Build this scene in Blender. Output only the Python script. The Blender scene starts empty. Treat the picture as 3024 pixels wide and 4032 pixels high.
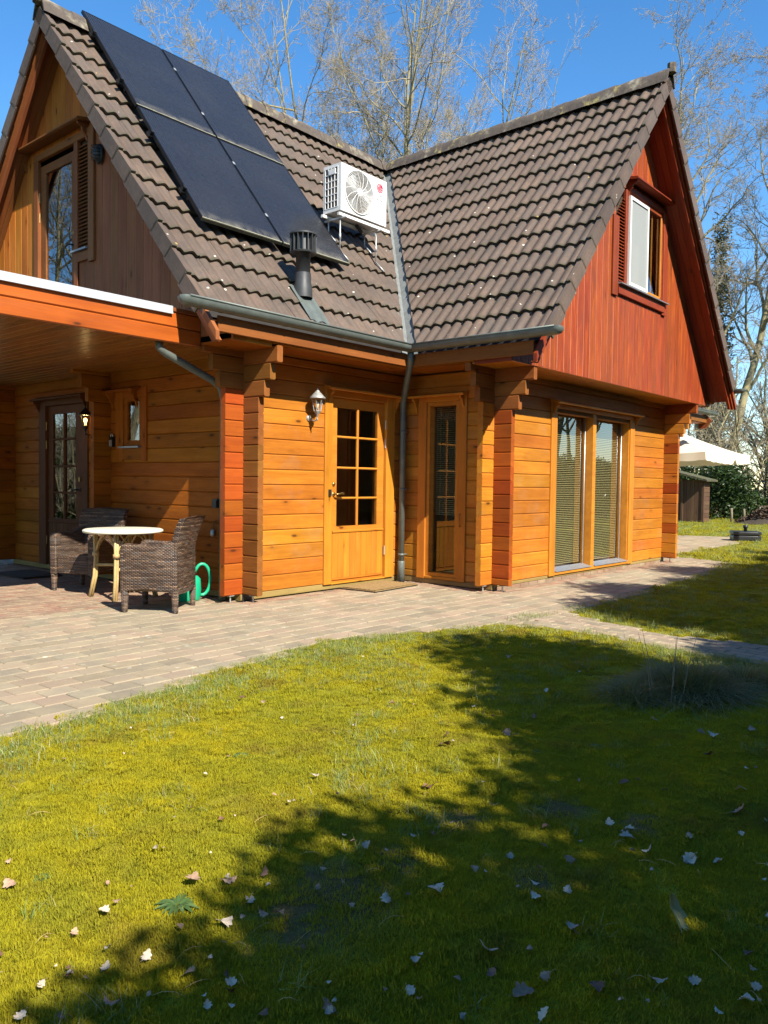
import bpy, bmesh, math, random
import numpy as np
from mathutils import Vector, Matrix
random.seed(7); np.random.seed(7)
SC = bpy.context.scene
COL = SC.collection
# ------------------------------------------------------------------ camera, sky, sun, exposure
RT = Vector((0.65152702, -0.75851623, 0.01287155)); UP = Vector((0.01938117, 0.03360404, 0.99924729)); FW = Vector((0.75837782, 0.65078714, -0.03659487))
CAM = Vector((-7.7778, -6.3828, 1.2287)); FPX = 3149.187
cd = bpy.data.cameras.new("camera"); cam = bpy.data.objects.new("camera", cd); COL.objects.link(cam); SC.camera = cam
cd.sensor_fit = 'VERTICAL'; cd.sensor_height = 36.0; cd.lens = 36.0*FPX/4032.0; cd.clip_start = .05; cd.clip_end = 2000
cam.matrix_world = Matrix(((RT.x, UP.x, -FW.x, CAM.x), (RT.y, UP.y, -FW.y, CAM.y), (RT.z, UP.z, -FW.z, CAM.z), (0, 0, 0, 1)))
SUNDIR = Vector((0.267, 1.0, -0.92)).normalized()          # the way the light travels
ELEV = math.asin(-SUNDIR.z); AZ = math.atan2(-SUNDIR.x, -SUNDIR.y)   # from +Y towards +X
w = bpy.data.worlds.new("World"); SC.world = w; w.use_nodes = True
nt = w.node_tree; bg = nt.nodes["Background"]; sky = nt.nodes.new("ShaderNodeTexSky")
sky.sky_type = 'NISHITA'; sky.sun_disc = False; sky.sun_elevation = ELEV; sky.sun_rotation = AZ
sky.altitude = 50; sky.air_density = 1.0; sky.dust_density = 0.1; sky.ozone_density = 2.2
hs = nt.nodes.new('ShaderNodeHueSaturation'); hs.inputs['Saturation'].default_value = 1.3; hs.inputs['Value'].default_value = 1.0; nt.links.new(sky.outputs[0], hs.inputs['Color']); nt.links.new(hs.outputs[0], bg.inputs[0]); bg.inputs[1].default_value = 0.106
sl = bpy.data.lights.new("sun", 'SUN'); sl.energy = 5.0; sl.angle = math.radians(.46); sl.color = (1.0, .93, .80)
sun = bpy.data.objects.new("sun", sl); COL.objects.link(sun); sun.rotation_euler = SUNDIR.to_track_quat('-Z', 'Y').to_euler()
SC.view_settings.view_transform = 'Standard'; SC.view_settings.look = 'None'; SC.view_settings.gamma = 1; SC.view_settings.exposure = 1.2
SC.cycles.max_bounces = 6; SC.cycles.diffuse_bounces = 4; SC.cycles.transparent_max_bounces = 16
# ------------------------------------------------------------------ measured constants (metres)
XA, W, LB, TH, EX, Z0, R = -2.545, 1.352, 5.031, .073, .228, .07, .16
T, ZR, YR, XR, XV, YV, RW = 1.2337, 6.5424, 2.5583, 2.552, -3.365, -2.248, .2285
SOF = 2.56; XG = -3.065; YG = -1.87
# ------------------------------------------------------------------ helpers
def tag(o, label=None, cat=None, group=None, kind=None):
    if label: o["label"] = label
    if cat: o["category"] = cat
    if group: o["group"] = group
    if kind: o["kind"] = kind
    return o
def empty(name, loc=(0, 0, 0), rz=0.0):
    o = bpy.data.objects.new(name, None); COL.objects.link(o); o.location = loc; o.rotation_euler = (0, 0, rz); o.empty_display_size = .1
    return o
def link(name, me, mat=None, parent=None, mtx=None):
    o = bpy.data.objects.new(name, me); COL.objects.link(o)
    if mat is not None and not me.materials:
        for m in (mat if isinstance(mat, (list, tuple)) else [mat]): me.materials.append(m)
    if parent is not None: o.parent = parent
    if mtx is not None: o.matrix_basis = mtx
    return o
def frame(loc, x, y=None, z=None):
    x = Vector(x).normalized()
    if y is not None: y = Vector(y); z = x.cross(y).normalized(); y = z.cross(x)
    else: z = Vector(z); y = z.cross(x).normalized(); z = x.cross(y)
    return Matrix(((x.x, y.x, z.x, loc[0]), (x.y, y.y, z.y, loc[1]), (x.z, y.z, z.z, loc[2]), (0, 0, 0, 1)))
class MB:
    def __init__(s): s.v = []; s.f = []; s.m = []
    def add(s, v, f, m=0):
        n = len(s.v); s.v += [tuple(q) for q in v]; s.f += [tuple(i+n for i in q) for q in f]; s.m += [m]*len(f); return s
    def box(s, x0, x1, y0, y1, z0, z1, m=0):
        v = [(x, y, z) for z in (z0, z1) for y in (y0, y1) for x in (x0, x1)]
        return s.add(v, [(0, 2, 3, 1), (4, 5, 7, 6), (0, 1, 5, 4), (1, 3, 7, 5), (3, 2, 6, 7), (2, 0, 4, 6)], m)
    def obox(s, mtx, x0, x1, y0, y1, z0, z1, m=0):
        v = [mtx @ Vector((x, y, z)) for z in (z0, z1) for y in (y0, y1) for x in (x0, x1)]
        return s.add(v, [(0, 2, 3, 1), (4, 5, 7, 6), (0, 1, 5, 4), (1, 3, 7, 5), (3, 2, 6, 7), (2, 0, 4, 6)], m)
    def prism(s, pts, vec, m=0):
        n = len(pts); vec = Vector(vec); a = [Vector(q) for q in pts]; b = [q+vec for q in a]
        f = [tuple(range(n))[::-1], tuple(range(n, 2*n))]+[(i, (i+1) % n, n+(i+1) % n, n+i) for i in range(n)]
        return s.add(a+b, f, m)
    def tube(s, path, rad, seg=8, m=0, caps=True):
        path = [Vector(q) for q in path]; n = len(path)
        if not hasattr(rad, '__len__'): rad = [rad]*n
        v = []; ref = None
        for i, q in enumerate(path):
            d = (path[min(i+1, n-1)]-path[max(i-1, 0)]).normalized()
            if ref is None: ref = Vector((0, 0, 1)) if abs(d.z) < .9 else Vector((1, 0, 0))
            a = (ref-d*ref.dot(d)).normalized(); ref = a; b = d.cross(a)
            for k in range(seg):
                t = 2*math.pi*k/seg; v.append(q+(a*math.cos(t)+b*math.sin(t))*rad[i])
        f = [(i*seg+k, i*seg+(k+1) % seg, (i+1)*seg+(k+1) % seg, (i+1)*seg+k) for i in range(n-1) for k in range(seg)]
        if caps: f += [tuple(range(seg))[::-1], tuple(range((n-1)*seg, n*seg))]
        return s.add(v, f, m)
    def lathe(s, prof, seg=20, c=(0, 0, 0), m=0, mtx=None, a0=0, a1=2*math.pi):
        full = abs(a1-a0-2*math.pi) < 1e-6; k = seg if full else seg+1; v = []
        for r, z in prof:
            for i in range(k):
                t = a0+(a1-a0)*i/seg; q = Vector((r*math.cos(t), r*math.sin(t), z))
                v.append((mtx @ q) if mtx else (q.x+c[0], q.y+c[1], q.z+c[2]))
        f = []
        for j in range(len(prof)-1):
            for i in range(seg):
                b = (i+1) % k; f.append((j*k+i, j*k+b, (j+1)*k+b, (j+1)*k+i))
        return s.add(v, f, m)
    def mesh(s, name, smooth=False, fix=True):
        me = bpy.data.meshes.new(name); me.from_pydata([tuple(q) for q in s.v], [], s.f)
        if any(s.m): me.polygons.foreach_set("material_index", s.m)
        if fix:
            b = bmesh.new(); b.from_mesh(me); bmesh.ops.recalc_face_normals(b, faces=b.faces); b.to_mesh(me); b.free()
        if smooth: me.polygons.foreach_set("use_smooth", [True]*len(me.polygons))
        me.update(); return me
    def build(s, name, mat, parent=None, smooth=False, mtx=None, fix=True):
        me = s.mesh(name, smooth, fix); return link(name, me, mat, parent, mtx)
def smooth_angle(o, deg=40):
    o.data.polygons.foreach_set("use_smooth", [True]*len(o.data.polygons))
    o.data.set_sharp_from_angle(angle=math.radians(deg)); return o
_pc = {}
def plank(name, L, D, H, mat, parent, mtx, c=.006, kindkey=''):
    """a piece of timber: L along local x, D thick in y, H high in z, long edges chamfered; same sizes share a mesh"""
    key = (round(L, 3), round(D, 3), round(H, 3), round(c, 4), mat.name, name)
    me = _pc.get(key)
    if me is None:
        b = MB(); c2 = min(c, D*.3, H*.3)
        p = [(0, c2), (0, H-c2), (c2, H), (D-c2, H), (D, H-c2), (D, c2), (D-c2, 0), (c2, 0)]
        b.prism([(0, y, z) for y, z in p], (L, 0, 0)); me = b.mesh(name); me.materials.append(mat); _pc[key] = me
    return link(name, me, None, parent, mtx)
def plank_x(name, x0, x1, y0, y1, z0, z1, mat, parent, c=.006):
    return plank(name, x1-x0, y1-y0, z1-z0, mat, parent, Matrix.Translation((x0, y0, z0)), c)
def plank_y(name, x0, x1, y0, y1, z0, z1, mat, parent, c=.006):
    return plank(name, y1-y0, x1-x0, z1-z0, mat, parent, frame((x1, y0, z0), (0, 1, 0), z=(0, 0, 1)), c)
def plank_z(name, x0, x1, y0, y1, z0, z1, mat, parent, c=.005):
    # standing: local x = up, local y = world y, local z = -x
    return plank(name, z1-z0, y1-y0, x1-x0, mat, parent, frame((x1, y0, z0), (0, 0, 1), y=(0, 1, 0)), c)
# ------------------------------------------------------------------ node helpers
def mat_new(name):
    m = bpy.data.materials.new(name); m.use_nodes = True; t = m.node_tree; t.nodes.clear()
    o = t.nodes.new("ShaderNodeOutputMaterial"); b = t.nodes.new("ShaderNodeBsdfPrincipled"); t.links.new(b.outputs[0], o.inputs[0])
    return m, t, b
class N:
    """tiny node-graph helper"""
    def __init__(s, t): s.t = t
    def n(s, typ, **k):
        q = s.t.nodes.new(typ)
        for a, v in k.items(): setattr(q, a, v)
        return q
    def put(s, sock, v):
        if v is None: return
        if isinstance(v, bpy.types.NodeSocket): s.t.links.new(v, sock)
        elif isinstance(v, (tuple, list)) and len(v) == 3 and sock.type == 'RGBA': sock.default_value = (*v, 1)
        else: sock.default_value = v
    def math(s, op, a, b=None, c=None, clamp=False):
        q = s.n("ShaderNodeMath", operation=op); q.use_clamp = clamp
        for i, v in enumerate((a, b, c)):
            if v is not None: s.put(q.inputs[i], v)
        return q.outputs[0]
    def vmath(s, op, a, b=None, sc=None):
        q = s.n("ShaderNodeVectorMath", operation=op); s.put(q.inputs[0], a)
        if b is not None: s.put(q.inputs[1], b)
        if sc is not None: s.put(q.inputs["Scale"], sc)
        return q.outputs[1] if op in ('LENGTH', 'DOT_PRODUCT', 'DISTANCE') else q.outputs[0]
    def noise(s, vec, scale, detail=3, rough=.55, dist=0.0, out=0):
        q = s.n("ShaderNodeTexNoise"); s.put(q.inputs["Vector"], vec); s.put(q.inputs["Scale"], scale); q.inputs["Detail"].default_value = detail
        q.inputs["Roughness"].default_value = rough; q.inputs["Distortion"].default_value = dist; return q.outputs[out]
    def voro(s, vec, scale, out="Distance", rnd=1.0, feature='F1'):
        q = s.n("ShaderNodeTexVoronoi", feature=feature); s.put(q.inputs["Vector"], vec); s.put(q.inputs["Scale"], scale); q.inputs["Randomness"].default_value = rnd; return q.outputs[out]
    def mr(s, v, a, b, c=0.0, d=1.0, smooth=False):
        q = s.n("ShaderNodeMapRange"); q.clamp = True
        if smooth: q.interpolation_type = 'SMOOTHSTEP'
        s.put(q.inputs[0], v)
        for i, x in zip((1, 2, 3, 4), (a, b, c, d)): s.put(q.inputs[i], x)
        return q.outputs[0]
    def mix(s, f, a, b, blend='MIX'):
        q = s.n("ShaderNodeMix", data_type='RGBA', blend_type=blend); q.clamp_factor = True
        s.put(q.inputs[0], f); s.put(q.inputs[6], a); s.put(q.inputs[7], b); return q.outputs[2]
    def ramp(s, v, stops):
        q = s.n("ShaderNodeValToRGB"); s.put(q.inputs[0], v); e = q.color_ramp.elements
        while len(e) < len(stops): e.new(.5)
        for k, (p, c) in zip(e, stops): k.position = p; k.color = (*c, 1)
        return q.outputs[0]
    def hsv(s, col, h=.5, sa=1.0, v=1.0):
        q = s.n("ShaderNodeHueSaturation"); s.put(q.inputs["Color"], col); s.put(q.inputs["Hue"], h); s.put(q.inputs["Saturation"], sa); s.put(q.inputs["Value"], v); return q.outputs[0]
    def bump(s, h, strength=.3, dist=.01):
        q = s.n("ShaderNodeBump"); s.put(q.inputs["Height"], h); q.inputs["Strength"].default_value = strength; q.inputs["Distance"].default_value = dist; return q.outputs[0]
    def obj(s): return s.n("ShaderNodeTexCoord").outputs["Object"]
    def pos(s): return s.n("ShaderNodeNewGeometry").outputs["Position"]
    def rnd(s): return s.n("ShaderNodeObjectInfo").outputs["Random"]
    def isl(s): return s.n("ShaderNodeNewGeometry").outputs["Random Per Island"]
    def sep(s, v):
        q = s.n("ShaderNodeSeparateXYZ"); s.put(q.inputs[0], v); return q.outputs
    def comb(s, x, y, z):
        q = s.n("ShaderNodeCombineXYZ"); s.put(q.inputs[0], x); s.put(q.inputs[1], y); s.put(q.inputs[2], z); return q.outputs[0]
def wood(name, light, dark, rough=.5, var=.18, hue=.012, knots=.5, bump=.25, coat=0.0, gs=1.0, sat=1.0, weather=0.0, streak=0.0, spec=.35):
    m, t, b = mat_new(name); g = N(t); r = g.rnd()
    off = g.vmath('SCALE', g.comb(r, g.math('MULTIPLY', r, 7.3), g.math('MULTIPLY', r, 3.1)), sc=37.0)
    v = g.vmath('ADD', g.obj(), off)
    warp = g.noise(v, 2.0, 2); vw = g.vmath('ADD', v, g.vmath('SCALE', g.comb(0.0, warp, g.math('MULTIPLY', warp, .8)), sc=.06))
    big = g.noise(g.vmath('MULTIPLY', vw, (.9*gs, 13*gs, 13*gs)), 1.0, 3)
    fine = g.noise(g.vmath('MULTIPLY', vw, (3*gs, 70*gs, 70*gs)), 1.0, 3, .65)
    blot = g.noise(g.vmath('MULTIPLY', v, (1.3, 3, 3)), 1.0, 4, .6)
    f = g.math('ADD', g.math('MULTIPLY', g.mr(big, .3, .7), .55), g.math('MULTIPLY', g.mr(fine, .3, .72), .45))
    c = g.mix(f, light, dark)
    c = g.mix(g.mr(blot, .45, .72, 0, .45), c, tuple(x*.62 for x in dark))
    if knots:
        kv = g.vmath('MULTIPLY', vw, (3.2, 9.0, 9.0)); q = g.n("ShaderNodeTexVoronoi"); g.put(q.inputs["Vector"], kv); q.inputs["Scale"].default_value = 1.0
        sel = g.math('LESS_THAN', g.sep(q.outputs["Color"])[0], knots*.6)
        k = g.math('MULTIPLY', g.mr(q.outputs["Distance"], .07, .17, 1, 0, True), sel)
        halo = g.math('MULTIPLY', g.mr(q.outputs["Distance"], .1, .4, .35, 0, True), sel)
        c = g.mix(halo, c, tuple(x*.55 for x in dark)); c = g.mix(g.math('MULTIPLY', k, .85), c, (.05, .018, .006))
    if streak:
        c = g.mix(g.mr(g.noise(g.vmath('MULTIPLY', v, (2.2, 16, 16)), 1.0, 4, .6), .52, .68, 0, streak), c, (.36, .075, .009)); c = g.mix(g.mr(g.noise(g.vmath('MULTIPLY', v, (1.5, 11, 11)), 1.3, 3, .6), .55, .75, 0, streak*.7), c, (.13, .040, .030))
    if weather: c = g.mix(g.mr(g.noise(v, 2.3, 5, .7), .52, .75, 0, weather), c, (.30, .27, .20))
    r2 = g.math('FRACT', g.math('MULTIPLY', r, 17.31)); r3 = g.math('FRACT', g.math('MULTIPLY', r, 61.7))
    c = g.hsv(c, g.math('ADD', .5, g.math('MULTIPLY', g.math('SUBTRACT', r2, .5), 2*hue)), sat, g.math('ADD', 1.0, g.math('MULTIPLY', g.math('SUBTRACT', r3, .5), 2*var)))
    g.put(b.inputs["Base Color"], c); g.put(b.inputs["Roughness"], g.mr(fine, .3, .7, rough-.08, rough+.12))
    b.inputs["Specular IOR Level"].default_value = spec
    if coat: b.inputs["Coat Weight"].default_value = coat; b.inputs["Coat Roughness"].default_value = .22
    g.put(b.inputs["Normal"], g.bump(g.math('ADD', fine, g.math('MULTIPLY', big, .6)), bump, .004))
    return m
def plain(name, col, rough=.5, metal=0.0, noise=.12, ns=30.0, bump=.1, spec=.5, var=0.0):
    m, t, b = mat_new(name); g = N(t); v = g.obj(); n = g.noise(v, ns, 4, .6); n2 = g.noise(v, ns*.12, 3)
    c = g.mix(g.mr(n, .3, .7), tuple(x*(1-noise) for x in col), tuple(min(1, x*(1+noise)) for x in col))
    c = g.mix(g.mr(n2, .45, .7, 0, noise*1.6), c, tuple(x*.6 for x in col))
    if var: c = g.hsv(c, .5, 1.0, g.math('ADD', 1-var, g.math('MULTIPLY', g.rnd(), 2*var)))
    g.put(b.inputs["Base Color"], c); g.put(b.inputs["Roughness"], g.mr(n2, .3, .7, max(0, rough-.08), min(1, rough+.1))); b.inputs["Metallic"].default_value = metal; b.inputs["Specular IOR Level"].default_value = spec
    if bump: g.put(b.inputs["Normal"], g.bump(n, bump, .003))
    return m
def glass(name, tint=(.86, .9, .88), boost=1.0, rough=0.0):
    m = bpy.data.materials.new(name); m.use_nodes = True; t = m.node_tree; t.nodes.clear(); g = N(t)
    o = g.n("ShaderNodeOutputMaterial"); tr = g.n("ShaderNodeBsdfTransparent"); gl = g.n("ShaderNodeBsdfGlossy"); mx = g.n("ShaderNodeMixShader"); fr = g.n("ShaderNodeFresnel")
    fr.inputs[0].default_value = 1.52; tr.inputs[0].default_value = (*tint, 1); gl.inputs["Roughness"].default_value = rough; gl.inputs[0].default_value = (.95, .97, 1, 1)
    wv = g.bump(g.noise(g.pos(), 1.6, 1), .012, .05); g.put(gl.inputs["Normal"], wv)
    t.links.new(g.math('MULTIPLY', g.math('MULTIPLY', fr.outputs[0], boost), g.math('SUBTRACT', 1.0, g.n('ShaderNodeNewGeometry').outputs['Backfacing']), clamp=True), mx.inputs[0]); t.links.new(tr.outputs[0], mx.inputs[1]); t.links.new(gl.outputs[0], mx.inputs[2]); t.links.new(mx.outputs[0], o.inputs[0])
    return m
M = {}
M['log'] = wood("log_pine", (.46, .172, .018), (.29, .09, .008), .5, .14, .010, .5, .25, .0, spec=.25, weather=.16)
M['log_red'] = wood("log_red_pine", (.34, .080, .010), (.22, .043, .006), .5, .2, .008, .35, .25, 0, spec=.2)
M['log_brown'] = wood("log_brown_end", (.25, .095, .022), (.16, .055, .012), .6, .14, .008, .3, .3, spec=.15)
M['trim'] = wood("trim_pine", (.50, .195, .022), (.36, .122, .012), .45, .1, .006, .35, .2, 0, spec=.25)
M['trim_dark'] = wood("trim_brown", (.13, .055, .022), (.08, .032, .012), .45, .1, .006, .2, .2, .15)
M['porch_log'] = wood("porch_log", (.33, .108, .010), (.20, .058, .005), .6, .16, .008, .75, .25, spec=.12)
M['ceil'] = wood("porch_ceiling_board", (.30, .115, .018), (.20, .07, .01), .35, .14, .006, .3, .15, .35)
M['fascia'] = wood("fascia_red_pine", (.42, .105, .014), (.29, .06, .007), .35, .08, .006, .25, .2, .35)
M['red'] = wood("gable_red_board", (.29, .060, .014), (.175, .029, .009), .5, .10, .004, .15, .2, 0, streak=.8, spec=.2)
M['red_trim'] = wood("gable_red_trim", (.25, .046, .012), (.155, .025, .008), .5, .08, .004, .15, .2, 0, spec=.2)
M['brown_board'] = wood("gable_brown_board", (.50, .18, .03), (.33, .10, .016), .6, .14, .006, .4, .25, 0, spec=.12)
M['brown_trim'] = wood("gable_brown_trim", (.24, .085, .026), (.16, .05, .014), .55, .1, .006, .2, .2, 0, spec=.15)
M['brown_weathered'] = wood('gable_weathered_board', (.34, .122, .048), (.22, .07, .026), .6, .14, .006, .4, .25, 0, spec=.12)  # darker red-brown for gable boards on the front side of the balcony door
M['barge'] = wood("barge_board", (.30, .10, .036), (.20, .06, .02), .5, .1, .006, .15, .2, .05, spec=.2)
M['sill'] = wood("treated_sill", (.30, .21, .07), (.19, .13, .04), .7, .1, .01, .4, .4)
M['shed'] = wood("shed_board", (.12, .065, .035), (.07, .035, .018), .8, .2, .01, .3, .4)
M['inside'] = plain("interior_panel", (.22, .12, .045), .7, 0, .2, 6)
M['inside_dark'] = plain("interior_dark", (.05, .035, .022), .8, 0, .2, 6)
M['white'] = plain("white_enamel", (.62, .61, .585), .38, 0, .03, 8, .02)
M['grey_steel'] = plain("galvanised_steel", (.48, .49, .48), .42, .6, .12, 25)
M['zinc'] = plain("zinc_gutter", (.115, .135, .122), .48, .25, .18, 9, .05)
M['lead'] = plain("lead_flashing", (.15, .16, .155), .7, .05, .2, 14, .15)
M['dark_plastic'] = plain("dark_plastic", (.016, .017, .018), .45, 0, .2, 20)
M['flue'] = plain("flue_plastic", (.035, .037, .038), .5, 0, .25, 12)
M['black_iron'] = plain("black_iron", (.012, .012, .012), .45, .2, .2, 40)
M['brass'] = plain("aged_brass", (.32, .22, .08), .35, .9, .2, 40)
M['alu'] = plain("aluminium_sill", (.26, .27, .29), .35, .4, .08, 20)
M['trim_metal'] = plain("roof_edge_trim", (.46, .48, .50), .38, .2, .05, 8)
M['can'] = plain("green_plastic", (.01, .33, .17), .35, 0, .06, 15, .02)
M['glass'] = glass("window_glass", (.86, .9, .88), 2.4)
M['pebble_grey'] = plain("weathered_lamp", (.30, .30, .29), .55, .4, .25, 40)
# ------------------------------------------------------------------ ground, paving, lawn
def vnoise(x, y, seed=0):
    x = np.asarray(x, float); y = np.asarray(y, float); xi = np.floor(x).astype(np.int64); yi = np.floor(y).astype(np.int64); fx = x-xi; fy = y-yi
    def h(a, b):
        n = (a*374761393+b*668265263+seed*982451653) & 0x7fffffff; n = ((n ^ (n >> 13))*1274126177) & 0x7fffffff; return ((n ^ (n >> 16)) & 0xffff)/65535.0
    u = fx*fx*(3-2*fx); v = fy*fy*(3-2*fy)
    return (h(xi, yi)*(1-u)+h(xi+1, yi)*u)*(1-v)+(h(xi, yi+1)*(1-u)+h(xi+1, yi+1)*u)*v
def fbm(x, y, seed=0, o=4):
    s = 0; a = .5; k = 1.0
    for i in range(o): s = s+a*vnoise(np.asarray(x)*k, np.asarray(y)*k, seed+i*17); a *= .5; k *= 2.03
    return s
def inpoly(x, y, poly):
    x = np.asarray(x, float); y = np.asarray(y, float); c = np.zeros(x.shape, bool); n = len(poly)
    for i in range(n):
        (x1, y1), (x2, y2) = poly[i], poly[(i+1) % n]
        if y1 == y2: continue
        c ^= ((y1 > y) != (y2 > y)) & (x < (x2-x1)*(y-y1)/(y2-y1)+x1)
    return c
def polydist(x, y, poly):
    d = np.full(np.shape(x), 1e9); n = len(poly)
    for i in range(n):
        (x1, y1), (x2, y2) = poly[i], poly[(i+1) % n]; L = (x2-x1)**2+(y2-y1)**2
        t = np.clip(((x-x1)*(x2-x1)+(y-y1)*(y2-y1))/L, 0, 1); d = np.minimum(d, np.hypot(x-(x1+t*(x2-x1)), y-(y1+t*(y2-y1))))
    return d
def view(x, y, z=0.0, m=0.0):
    """pixel position (photo scale) and depth of points; used to see what is in frame"""
    dx, dy, dz = x-CAM.x, y-CAM.y, z-CAM.z
    d = dx*FW.x+dy*FW.y+dz*FW.z; d1 = np.where(d > .05, d, .05)
    u = 1512+FPX*(dx*RT.x+dy*RT.y+dz*RT.z)/d1; v = 2016-FPX*(dx*UP.x+dy*UP.y+dz*UP.z)/d1
    return u, v, d
PATIO = [(-12, -3.7), (-8, -2.95), (-6.113, -2.58), (-5.534, -2.482), (-4.479, -2.225), (-3.349, -2.047), (-2.446, -2.352), (-1.725, -2.648), (-.649, -2.66), (.259, -2.679), (1.838, -2.606), (4.13, -2.449), (5.65, -2.36), (6.12, -1.4), (6.25, -1.1), (6.3, 3), (-2.3, 9), (-12, 9)]
PATH = [(-1.80, -2.55), (-1.60, -3.065), (-1.62, -3.539), (-1.79, -4.225), (-1.82, -4.804), (-1.7, -8.5), (-1.0, -8.5), (-1.10, -4.636), (-1.2, -3.845), (-.96, -3.093), (-.60, -2.55)]
TERR = [(6.4, -1.0), (8.5, -.98), (11.5, -.85), (13.0, -.2), (12.4, 1.2), (12.6, 5), (6.2, 5)]
HOUSE_FP = [(XA, 0), (0, 0), (0, -W), (5.104, -W), (5.104, 0), (8.5, 0), (8.5, 5.117), (XA, 5.117)]
def paved(x, y): return inpoly(x, y, PATIO) | inpoly(x, y, PATH) | inpoly(x, y, TERR)
def paver_mat(name, cols, lich=.5):
    m, t, b = mat_new(name); g = N(t); r = g.math('FRACT', g.math('ADD', g.rnd(), g.math('MULTIPLY', g.isl(), 3.7))); p = g.pos()
    c = g.ramp(r, [(i/(len(cols)-1), k) for i, k in enumerate(cols)])
    n1 = g.noise(p, 55, 4, .65); n2 = g.noise(p, 7, 3); n3 = g.noise(p, 160, 2, .6)
    c = g.mix(g.mr(n1, .32, .7, 0, .5), c, g.mix(.5, c, (.14, .115, .08)))
    c = g.mix(g.mr(n2, .42, .68, 0, .55), c, (.32, .26, .165))
    c = g.mix(g.mr(n3, .6, .75, 0, .35), c, (.34, .30, .22))
    sp = g.math('MULTIPLY', g.mr(g.voro(p, 8.0), .10, .18, 1, 0), g.mr(g.noise(p, 2.2, 2), .44, .58)); c = g.mix(g.math('MULTIPLY', sp, lich), c, (.50, .48, .40))
    c = g.hsv(c, .5, 1, g.math('ADD', .88, g.math('MULTIPLY', g.math('FRACT', g.math('MULTIPLY', r, 13.7)), .24)))
    g.put(b.inputs["Base Color"], c); b.inputs["Roughness"].default_value = .88; b.inputs["Specular IOR Level"].default_value = .25
    g.put(b.inputs["Normal"], g.bump(g.math('ADD', n1, n3), .5, .004)); return m
M['paver'] = paver_mat("concrete_paver", [(.265, .212, .145), (.31, .222, .155), (.235, .205, .145), (.315, .228, .165), (.285, .235, .16), (.22, .185, .135), (.275, .218, .145)])
M['brick_red'] = paver_mat("red_clinker", [(.26, .14, .092), (.22, .12, .085), (.27, .18, .125), (.19, .125, .09), (.25, .155, .105), (.27, .195, .135)], .2)
m, t, b = mat_new("joint_sand"); g = N(t); p = g.pos()
c = g.mix(g.mr(g.noise(p, 6, 4), .4, .65), (.22, .175, .11), (.13, .12, .06)); c = g.mix(g.mr(g.noise(p, 1.3, 3), .5, .7, 0, .6), c, (.12, .125, .04))
g.put(b.inputs["Base Color"], c); b.inputs["Roughness"].default_value = .95; g.put(b.inputs["Normal"], g.bump(g.noise(p, 300, 2), .6, .003)); M['sand'] = m
m, t, b = mat_new("lawn_soil"); g = N(t); p = g.pos()
c = g.mix(g.mr(g.noise(p, 1.1, 4), .40, .62), (.29, .265, .014), (.23, .225, .016)); c = g.mix(g.mr(g.noise(p, 140, 3), .35, .65), c, (.14, .12, .012)); c = g.mix(g.mr(g.noise(p, 2.3, 4), .58, .72, 0, .7), c, (.075, .05, .02))
BARE = [(-6.2, -4.80, .24), (-6.0, -4.72, .2), (-5.80, -4.74, .16), (-5.05, -4.95, .15), (-5.35, -4.72, .14), (-4.95, -5.25, .13), (-5.6, -5.15, .12)]
sp = g.sep(p); flat = g.comb(sp[0], sp[1], 0.0); wob = g.math('MULTIPLY', g.math('SUBTRACT', g.noise(p, 7, 4, .65), .5), 1.5); soil = g.mix(g.mr(g.noise(p, 60, 3), .35, .65), (.13, .092, .045), (.075, .052, .026))
for bx_, by_, br in BARE: c = g.mix(g.mr(g.math('ADD', g.math('DIVIDE', g.vmath('DISTANCE', flat, (bx_, by_, 0)), br), wob), .35, 1.2, .85, 0), c, soil)
g.put(b.inputs["Base Color"], c); b.inputs["Roughness"].default_value = .95; b.inputs["Specular IOR Level"].default_value = .1; g.put(b.inputs["Normal"], g.bump(g.noise(p, 120, 3), .8, .01)); M['lawn'] = m
m, t, b = mat_new("far_ground"); g = N(t); p = g.pos()
c = g.mix(g.mr(g.noise(p, .5, 4), .4, .6), (.07, .085, .02), (.085, .075, .03)); g.put(b.inputs["Base Color"], c); b.inputs["Roughness"].default_value = 1; M['ground'] = m
tag(MB().add([(-600, -600, -.06), (600, -600, -.06), (600, 600, -.06), (-600, 600, -.06)], [(0, 1, 2, 3)]).build("ground", M['ground'], fix=False), kind="structure")
def sheet(poly, z, name, mat, parent=None):
    b = MB(); b.add([(x, y, z) for x, y in poly], [tuple(range(len(poly)))]); o = b.build(name, mat, parent, fix=False)
    bm = bmesh.new(); bm.from_mesh(o.data); bmesh.ops.triangulate(bm, faces=bm.faces); bmesh.ops.recalc_face_normals(bm, faces=bm.faces)
    for f in bm.faces:
        if f.normal.z < 0: f.normal_flip()
    bm.to_mesh(o.data); bm.free(); return o
patio = tag(sheet(PATIO, -.010, "patio", M['sand']), kind="structure")
path = tag(sheet(PATH, -.014, "garden_path", M['sand']), kind="structure")
terr = tag(sheet(TERR, -.018, "rear_terrace", M['sand']), kind="structure")
def paver_geo(L, D, b, x=0, y=0, z=0, rz=0.0, tx=0.0, ty=0.0):
    c = .006; h = .045; v = []
    for k, (ins, zz) in enumerate(((0, -h), (0, -c), (c, 0))):
        for sx, sy in ((-1, -1), (1, -1), (1, 1), (-1, 1)):
            px, py = sx*(L/2-ins), sy*(D/2-ins); qx = px*math.cos(rz)-py*math.sin(rz); qy = px*math.sin(rz)+py*math.cos(rz)
            v.append((x+qx, y+qy, z+zz+qx*tx+qy*ty))
    f = [(8, 9, 10, 11)]+[(k*4+i, k*4+(i+1) % 4, (k+1)*4+(i+1) % 4, (k+1)*4+i) for k in (0, 1) for i in range(4)]
    b.add(v, f)
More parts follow.
